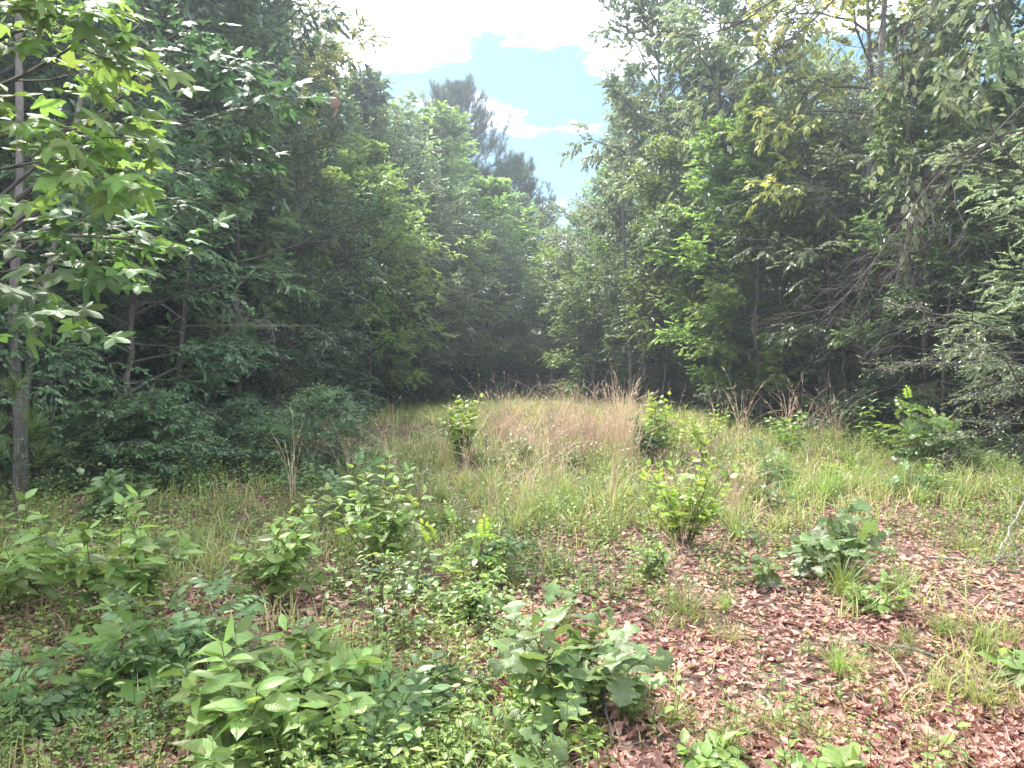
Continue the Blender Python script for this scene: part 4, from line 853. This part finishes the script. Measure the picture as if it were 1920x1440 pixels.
# overhanging dead limbs, from a tree just outside the frame
def limb_tree(name, label, base, toppt, limbs, seed, leafy=None):
    t = thing(name, label, 'tree', base); o0 = _np.array(base, float)
    P = poly([o0-[0, 0, .2], o0*.5+_np.array(toppt)*.5+[.1, 0, 0], toppt], 12)
    V, f = tubes((P-o0)[None], _np.linspace(.13, .05, 12)[None], 10); link('trunk', mesh('trunk', V, f, M['bark']), t)
    lv_all = []
    for k, (pts, r0, kw) in enumerate(limbs):
        bm, lv = ramify(poly(pts, 14)-o0, r0, seed+k, **kw); link('limb', bm, t); lv_all.append(lv)
    return t, lv_all
dr = 5.6
base = _np.array([5.6, 5.2, 0.1])
t, lv = limb_tree('overhanging_oak', 'oak outside the frame whose bare drooping limbs hang across the corner of the view', base, (5.3, 5.4, 9), [
    ([(5.35, 5.3, 3.5), at(1990, 230, dr), at(1860, 250, dr), at(1770, 300, dr-.2), at(1690, 420, dr-.3), at(1600, 545, dr-.4), at(1550, 590, dr-.5)], .009, dict(n1=11, n2=6, sub3=3, droop=.2, cap=2.4)),
    ([(5.35, 5.3, 3.3), at(1960, 130, dr-.5), at(1880, 240, dr-.6), at(1790, 330, dr-.6), at(1720, 430, dr-.6), at(1680, 520, dr-.6)], .008, dict(n1=11, n2=6, sub3=3, droop=.25, cap=2.2)),
    ([(5.4, 5.3, 4.5), at(1800, -260, dr), at(1640, -90, dr), at(1560, 10, dr), at(1490, 70, dr), at(1400, 130, dr), at(1290, 200, dr)], .011, dict(n1=12, n2=6, sub3=3, droop=.15, cap=2.8)),
    ([(5.4, 5.3, 4.6), at(1800, -160, dr+.2), at(1655, -40, dr+.2), at(1658, 50, dr+.2), at(1630, 110, dr+.2), at(1600, 200, dr+.2)], .010, dict(n1=7, n2=4, sub3=2, droop=.3, cap=2.4)),
    ([(5.35, 5.3, 4.8), at(1900, -100, dr), at(1700, 20, dr), at(1690, 90, dr), at(1695, 190, dr)], .010, dict(n1=7, n2=5, sub3=2, droop=.3, cap=2)),
    ([(5.4, 5.3, 4.6), at(1700, -200, dr-.4), at(1520, -60, dr-.4), at(1430, 20, dr-.4), at(1360, 60, dr-.4), at(1280, 70, dr-.4)], .011, dict(n1=9, n2=6, sub3=3, droop=.2, cap=2.6)),
    ([(5.4, 5.3, 4.2), at(1900, -60, dr+.5), at(1780, 20, dr+.5), at(1720, 110, dr+.5), at(1700, 260, dr+.5), at(1690, 330, dr+.5)], .009, dict(n1=8, n2=6, sub3=2, droop=.3, cap=2)),
    ([(5.35, 5.3, 4.4), at(1950, -80, dr+.3), at(1860, 20, dr+.3), at(1800, 120, dr+.3)], .014, dict(n1=9, n2=6, sub3=0, droop=.1, cap=2)),
    ([(5.35, 5.3, 2.9), at(2000, 380, dr-.3), at(1890, 300, dr-.3), at(1840, 200, dr-.3)], .014, dict(n1=7, n2=5, sub3=0, droop=.1, cap=2)),
], 300)
ac = Acc(); rr_ = _np.random.default_rng(5)
for i, sz, per in ((2, .085, 1), (5, .08, 1), (7, .10, 5), (8, .10, 4), (6, .09, 3)):
    leaves_on(lv[i][2], per, sz, leaf6, ac, rr_, .1, .6)
link('foliage', ac.mesh('foliage', M['grey']), t)
# twiggy small leaved bush reaching in from the edge
base = gp(1930, 905)+_np.array([.7, 0, 0]); de = base[1]
t, lv = limb_tree('twiggy_tree', 'twiggy small leaved tree reaching over from the shaded frame edge', base, base+[0.2, 0, 5], [
    ([base+[0, 0, 2.2], at(1990, 690, de), at(1900, 630, de-.3), at(1830, 600, de-.5), at(1750, 590, de-.6), at(1700, 575, de-.7)], .022, dict(n1=10, n2=6, sub3=3, zj=.15, cap=1.8)),
    ([base+[0, 0, 1.8], at(1980, 700, de), at(1880, 675, de-.3), at(1780, 680, de-.5), at(1660, 690, de-.7)], .018, dict(n1=10, n2=6, sub3=3, zj=.15, cap=1.8)),
    ([base+[0, 0, 1.3], at(1970, 720, de), at(1890, 725, de-.3), at(1820, 740, de-.5)], .014, dict(n1=8, n2=6, sub3=3, zj=.15, cap=1.6)),
    ([base+[0, 0, 1.0], at(1960, 800, de-.2), at(1880, 790, de-.5), at(1800, 830, de-.7)], .014, dict(n1=8, n2=6, sub3=3, zj=.2, cap=1.6)),
    ([base+[0, 0, 1.5], at(1930, 760, de-1.2), at(1870, 640, de-1.4), at(1800, 640, de-1.6)], .014, dict(n1=8, n2=6, sub3=3, zj=.2, cap=1.6))], 320)
ac = Acc()
for l_ in lv: leaves_on(l_[3], 3, .034, leaf2, ac, rr_, .1, .5)
link('foliage', ac.mesh('foliage', M['grey']), t)

# ------------------------------------------------------------------ near sweetgum, its star leaves each a part
def star_tree(label, base, toppt, limbs, seed, lk, size, maxn, per=3, name='sweetgum_tree'):
    r = _np.random.default_rng(seed)
    t, lv = limb_tree(name, label, base, toppt, [(p, r0, dict(n1=n1, n2=3, sub3=0, t0=.35, lf=.30, zj=.2, cap=1.2, droop=.05)) for p, r0, n1 in limbs], seed)
    P = []
    for l_ in lv:
        for arr, n in ((l_[1], 4), (l_[2], per)):
            i = _np.repeat(_np.arange(len(arr)), n); u = _np.tile(_np.linspace(.45, 1, n), len(arr)); p, d = interp(arr, i, u); P.append(_np.hstack([p, d]))
    P = _np.concatenate(P); r.shuffle(P)
    o0 = _np.array(base, float); extra = Acc()
    for k, q in enumerate(P):
        d = q[3:]+_np.array([*r.normal(0, .6, 2), r.normal(-.35, .3)]); up = _np.array([r.normal(0, .35), r.normal(0, .35)-.25, 1.0]); s = size*r.uniform(.6, 1.2)
        if k < maxn: put_leaf(t, lk, q[:3], d, up, s, r)
        else:
            tv, tf = stars[r.integers(4)]; extra.add(*inst(tv, tf, q[None, :3], frames(d[None], up[None]), _np.array([s]), _np.array([r.uniform(.2, .8)])))
    if extra.n: stuff(link('leaves', extra.mesh('leaves', M[lk]), t))
    return t
dl = 3.0
star_tree('near sweetgum with large light green star leaves hanging in at the upper corner', (-3.3, 3.0, .05), (-3.2, 3.2, 6), [
    ([(-3.2, 3.1, 1.9), at(-60, 180, dl), at(30, 150, dl), at(100, 110, dl), at(165, 70, dl-.1)], .012, 7),
    ([(-3.2, 3.1, 1.8), at(-60, 270, dl), at(40, 245, dl), at(120, 240, dl), at(195, 260, dl-.1)], .011, 7),
    ([(-3.2, 3.1, 1.7), at(-70, 330, dl+.2), at(40, 310, dl+.2), at(150, 290, dl+.1)], .010, 6),
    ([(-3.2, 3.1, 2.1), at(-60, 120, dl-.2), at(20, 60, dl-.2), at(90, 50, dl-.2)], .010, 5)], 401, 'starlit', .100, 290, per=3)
dl = 3.3
star_tree('sweetgum branch tree with star leaves spread level above the forked trunks', (-3.9, 3.6, .05), (-3.8, 3.7, 4), [
    ([(-3.85, 3.65, 1.5), at(-50, 470, dl), at(40, 450, dl), at(130, 440, dl), at(240, 450, dl-.1)], .010, 6),
    ([(-3.85, 3.65, 1.4), at(-50, 520, dl+.2), at(60, 500, dl+.2), at(160, 490, dl+.1)], .009, 5)], 402, 'star', .12, 200, per=2)
dl = 5.2
star_tree('darker sweetgum behind the light green one, with long level branches', (-4.6, 6.0, .1), (-4.2, 6.2, 8), [
    ([(-4.4, 6.0, 2.6), at(180, 260, dl+.6), at(250, 150, dl+.4), at(290, 60, dl+.2), at(330, -10, dl)], .022, 8),
    ([(-4.4, 6.0, 2.7), at(250, 155, dl+.4), at(310, 145, dl+.2), at(360, 130, dl), at(440, 125, dl)], .016, 8),
    ([(-4.4, 6.0, 2.4), at(180, 320, dl+.6), at(260, 310, dl+.3), at(340, 320, dl), at(430, 310, dl)], .014, 8),
    ([(-4.4, 6.0, 2.4), at(230, 250, dl+.4), at(330, 230, dl+.2), at(430, 215, dl), at(500, 190, dl)], .014, 8),
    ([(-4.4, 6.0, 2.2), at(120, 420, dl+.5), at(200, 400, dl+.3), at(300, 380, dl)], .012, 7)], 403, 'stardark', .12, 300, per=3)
# pine seedling at the forked trunk
t = thing('pine_seedling', 'pine seedling with fluffy light needles before the forked trunks', 'pine seedling', gp(30, 985)); o0 = _np.array(t.location)
P = poly([(0, 0, 0), (.02, 0, .4), (0, 0, .8), (.03, 0, 1.35)], 8); V, f = tubes(P[None], _np.linspace(.012, .005, 8)[None], 6); link('stem', mesh('stem', V, f, M['bark']), t)
c = Acc(); q = _np.array([(0, 0, 1.35), (.28, -.1, .95), (.12, .1, 1.05), (-.2, 0, 1.0), (-.1, -.1, .75), (.2, .1, .7)]); tv, tf = tuft(9, 90)
c.add(*inst(tv, tf, q, frames(q*[1, 1, .2]+[0, 0, .3], _np.ones((6, 3))+[[.3, 0, 0]]), _np.full(6, .26), _np.full(6, .6)))
V, f = tubes(_np.stack([_np.array([(0, 0, .6)]*5), q[1:]], 1), _np.full((5, 2), .005), 4); c.add(V, f); link('needles', c.mesh('needles', M['needle2']), t)

# ------------------------------------------------------------------ fallen sticks, wilted leaves
def stick(label, pts, r0, mat='twigpale', n1=0, seed=0, name='fallen_stick'):
    P = []
    for px, py, dz in pts: q = gp(px, py); P.append([q[0], q[1], q[2]+dz])
    P = poly(P, 9); P[1:-1] += rng.normal(0, .006, (7, 3)); o0 = P[0].copy()
    if n1: me, _ = ramify(P-o0, r0, seed, n1=n1, n2=3, sub3=0, mat=mat, zj=.2, lf=.3)
    else: V, f = tubes((P-o0)[None], _np.linspace(r0, r0*.6, 9)[None], 7); me = mesh('stick', V, f, M[mat])
    o = link(name, me, None, o0.tolist()); o['label'] = label; o['category'] = 'stick'
stick('thick fallen stick lying across the litter near the long tuft', [(1575, 1212, .02), (1660, 1222, .03), (1752, 1240, .02)], .017, 'bark')
stick('pale stick slanting on the open litter', [(1415, 1312, .02), (1445, 1340, .02), (1472, 1362, .02)], .010)
stick('thin long stick near the bottom edge of the litter', [(1655, 1368, .02), (1720, 1385, .02), (1790, 1415, .02)], .008)
stick('short stick on litter at the frame edge', [(1880, 1245, .02), (1925, 1262, .02)], .013, 'bark')
stick('forked pale branch propped up at the frame edge', [(1868, 1055, .03), (1892, 1025, .15), (1930, 990, .35)], .013, 'twigpale', 4, 3, 'fallen_branch')
stick('grey branch lying at the foot of the propped one', [(1740, 1050, .02), (1850, 1062, .04), (1935, 1064, .04)], .011, 'twigpale', 6, 4, 'fallen_branch')
stick('white bleached stick before the large oak sapling', [(1132, 1345, .1), (1142, 1370, .05), (1150, 1402, .02)], .006)
stick('grey stick joining the white bleached one on the ground', [(1105, 1385, .02), (1150, 1403, .03)], .006)
stick('low root like stick past the tiny oak sapling', [(1440, 1108, .03), (1480, 1112, .03), (1520, 1122, .02)], .014, 'bark')
stick('stick at the shady foot of the bright bush', [(1282, 1042, .02), (1340, 1030, .02)], .012)
stick('thin curved stick on the litter below the long stick patch', [(1290, 1228, .02), (1350, 1222, .02), (1385, 1228, .02)], .008)
stick('dark stick among the litter close to the thin long one', [(1530, 1290, .02), (1600, 1310, .02), (1650, 1335, .02)], .009, 'bark')
for k, (px, py, dd, s, lab) in enumerate(((628, 158, 9.5, .26, 'upper wilted brown leaf hanging at the gap edge'), (632, 182, 9.5, .24, 'lower wilted brown leaf hanging at the gap edge'), (1034, 878, 8.6, .13, 'dark wilted leaf caught on the dry stalks'))):
    o = link('wilted_leaf', mesh('wilted_leaf', lobed[1][0], lobed[1][1], M['brownleaf'], _np.full(len(lobed[1][0]), .6)), None, at(px, py, dd).tolist(), (rad(20), rad(80), k), s); o['label'] = lab; o['category'] = 'leaf'

# ------------------------------------------------------------------ labels of the many alike plants: by the landmark they stand before or beyond
LAND = [('nearest beautyberry', 480, 1415), ('compact rounded beautyberry', 508, 1130), ('beautyberry beside the dry stalks', 712, 1085), ('wide arching beautyberry', 215, 1165),
    ('glowing yellow green bush', 1285, 1025), ('round topped bright bush', 862, 862), ('bright bush by the red grass', 1240, 860), ('large front oak sapling', 1065, 1350),
    ('glossy oak sapling', 1562, 1085), ('broad dark oak sapling', 1762, 885), ('spreading bluish sumac', 330, 1265), ('thin sumac sprout', 880, 1105), ('sunlit sumac', 1728, 868),
    ('thick fallen stick', 1660, 1222), ('broken dead trunk', 1474, 800), ('tall tan stalks', 600, 905), ('dark upright tuft', 968, 995), ('wide fine grass tuft', 1835, 1330), ('slim reddish brown trunk', 322, 850), ('forked grey trunks', 28, 940)]
LP = [(n, gp(a, b)) for n, a, b in LAND]
TL = [('forked grey trunks', (-5.9, 8.9)), ('slim reddish brown trunk', (-6.4, 13.5)), ('olive tinted oak', (-5.6, 18.8)), ('rounded tree under the pine', (-4.6, 25.5)), ('trail end', (0, 32)), ('open crowned pale oak', (5, 18.6)), ('broken dead trunk', (7.2, 19)), ('tall bluish gap tree', (4.3, 26)), ('hanging bare limbs', (6.5, 9)), ('tall pale green gap tree', (4.6, 22.4))]
ORD = ['closest', 'second closest', 'third closest', 'fourth closest', 'fifth closest', 'sixth closest', 'seventh closest', 'eighth closest', 'ninth closest', 'tenth closest', 'eleventh closest', 'twelfth closest', 'thirteenth closest', 'fourteenth closest', 'fifteenth closest', 'sixteenth closest', 'seventeenth closest', 'eighteenth closest', 'nineteenth closest', 'twentieth closest', 'twenty-first closest', 'twenty-second closest', 'twenty-third closest', 'twenty-fourth closest', 'twenty-fifth closest']
def spread_labels(group, base, trees=False):
    L_ = TL if trees else LP; bins = {}
    for o in [o for o in bpy.data.objects if o.get('group') == group]:
        x, y = o.location[0], o.location[1]
        d = [math.hypot(x-p[0], (y-p[1])) for _, p in L_]; k = d.index(min(d))
        dx, dy = (x/y-L_[k][1][0]/L_[k][1][1])*y, y-L_[k][1][1]
        rel = ('beyond' if dy > 0 else 'before') if abs(dy) > abs(dx) else 'beside'
        bins.setdefault((k, rel), []).append((d[k], o))
    for (k, rel), v in bins.items():
        v.sort(key=lambda e: e[0])
        for i, (_, o) in enumerate(v): o['label'] = (base+' '+ORD[min(i, 24)]+' '+rel+' the '+L_[k][0])
for g_, b_, tt in (('low bushes on the shaded floor', 'low bush on shaded floor', 1), ('low dark trees over the shaded edge', 'low dark overhanging tree', 1), ('leafy weeds standing in the grass', 'leafy meadow weed', 0), ('small leafy weeds between the bushes', 'small leafy weed', 0), ('grass tufts in the belt before the wood edge', 'green belt grass tuft', 0), ('grass tufts on the grassy rise', 'grass tuft on the rise', 0),
    ('little grass tufts on the litter', 'little grass tuft', 0), ('dry grass clumps on the rise', 'reddish tan dry clump', 0), ('sparse dry stalks in the green grass', 'sparse dry stalks', 0), ('dry stalks before the dark wood edge', 'dry stalks at the wood edge', 0),
    ('trees in the dark woods beyond the shaded edge', 'tall dark woods tree', 1), ('trees in the thinner woods behind the pale trunked oaks', 'thinner woods tree', 1), ('trees massed behind the end of the trail', 'far massed tree', 1),
    ('bushes in the deep shade of the dark side', 'deep shade bush', 1), ('bushes in the shade under the pale trunked oaks', 'shaded bush', 1), ('low understory trees in the dark woods', 'low dark understory tree', 1),
    ('low understory trees behind the pale trunked oaks', 'low understory tree', 1), ('bushes closing the dark end of the trail', 'trail closing bush', 1), ('leafless grey saplings in the shade of the woods', 'leafless grey sapling', 1), ('thin bare stems in the dark opening behind the dry grass', 'thin bare stem in the dark opening', 1), ('thin dark trunks in the shade', 'thin dark shaded trunk', 1)):
    spread_labels(g_, b_, bool(tt))

# ------------------------------------------------------------------ haze
me = bpy.data.meshes.new('haze')
x0, x1, y0, y1, z0, z1 = -170, 170, -150, 170, -2, 24
Vh = [(a, b_, c_) for a in (x0, x1) for b_ in (y0, y1) for c_ in (z0, z1)]
me.from_pydata(Vh, [], [(0, 1, 3, 2), (4, 6, 7, 5), (0, 4, 5, 1), (2, 3, 7, 6), (0, 2, 6, 4), (1, 5, 7, 3)]); me.update()
hm = bpy.data.materials.new('haze'); hm.use_nodes = True; t = hm.node_tree; t.nodes.clear()
pv = t.nodes.new('ShaderNodeVolumePrincipled'); pv.inputs['Density'].default_value = .0028; pv.inputs['Color'].default_value = (.80, .88, 1, 1); pv.inputs['Anisotropy'].default_value = .55
oo = t.nodes.new('ShaderNodeOutputMaterial'); t.links.new(pv.outputs[0], oo.inputs['Volume']); me.materials.append(hm)
o = link('haze', me); o['kind'] = 'stuff'
print('TRIS', sum(len(m.loops)-2*len(m.polygons) for m in bpy.data.meshes), 'OBJ', len(bpy.data.objects))
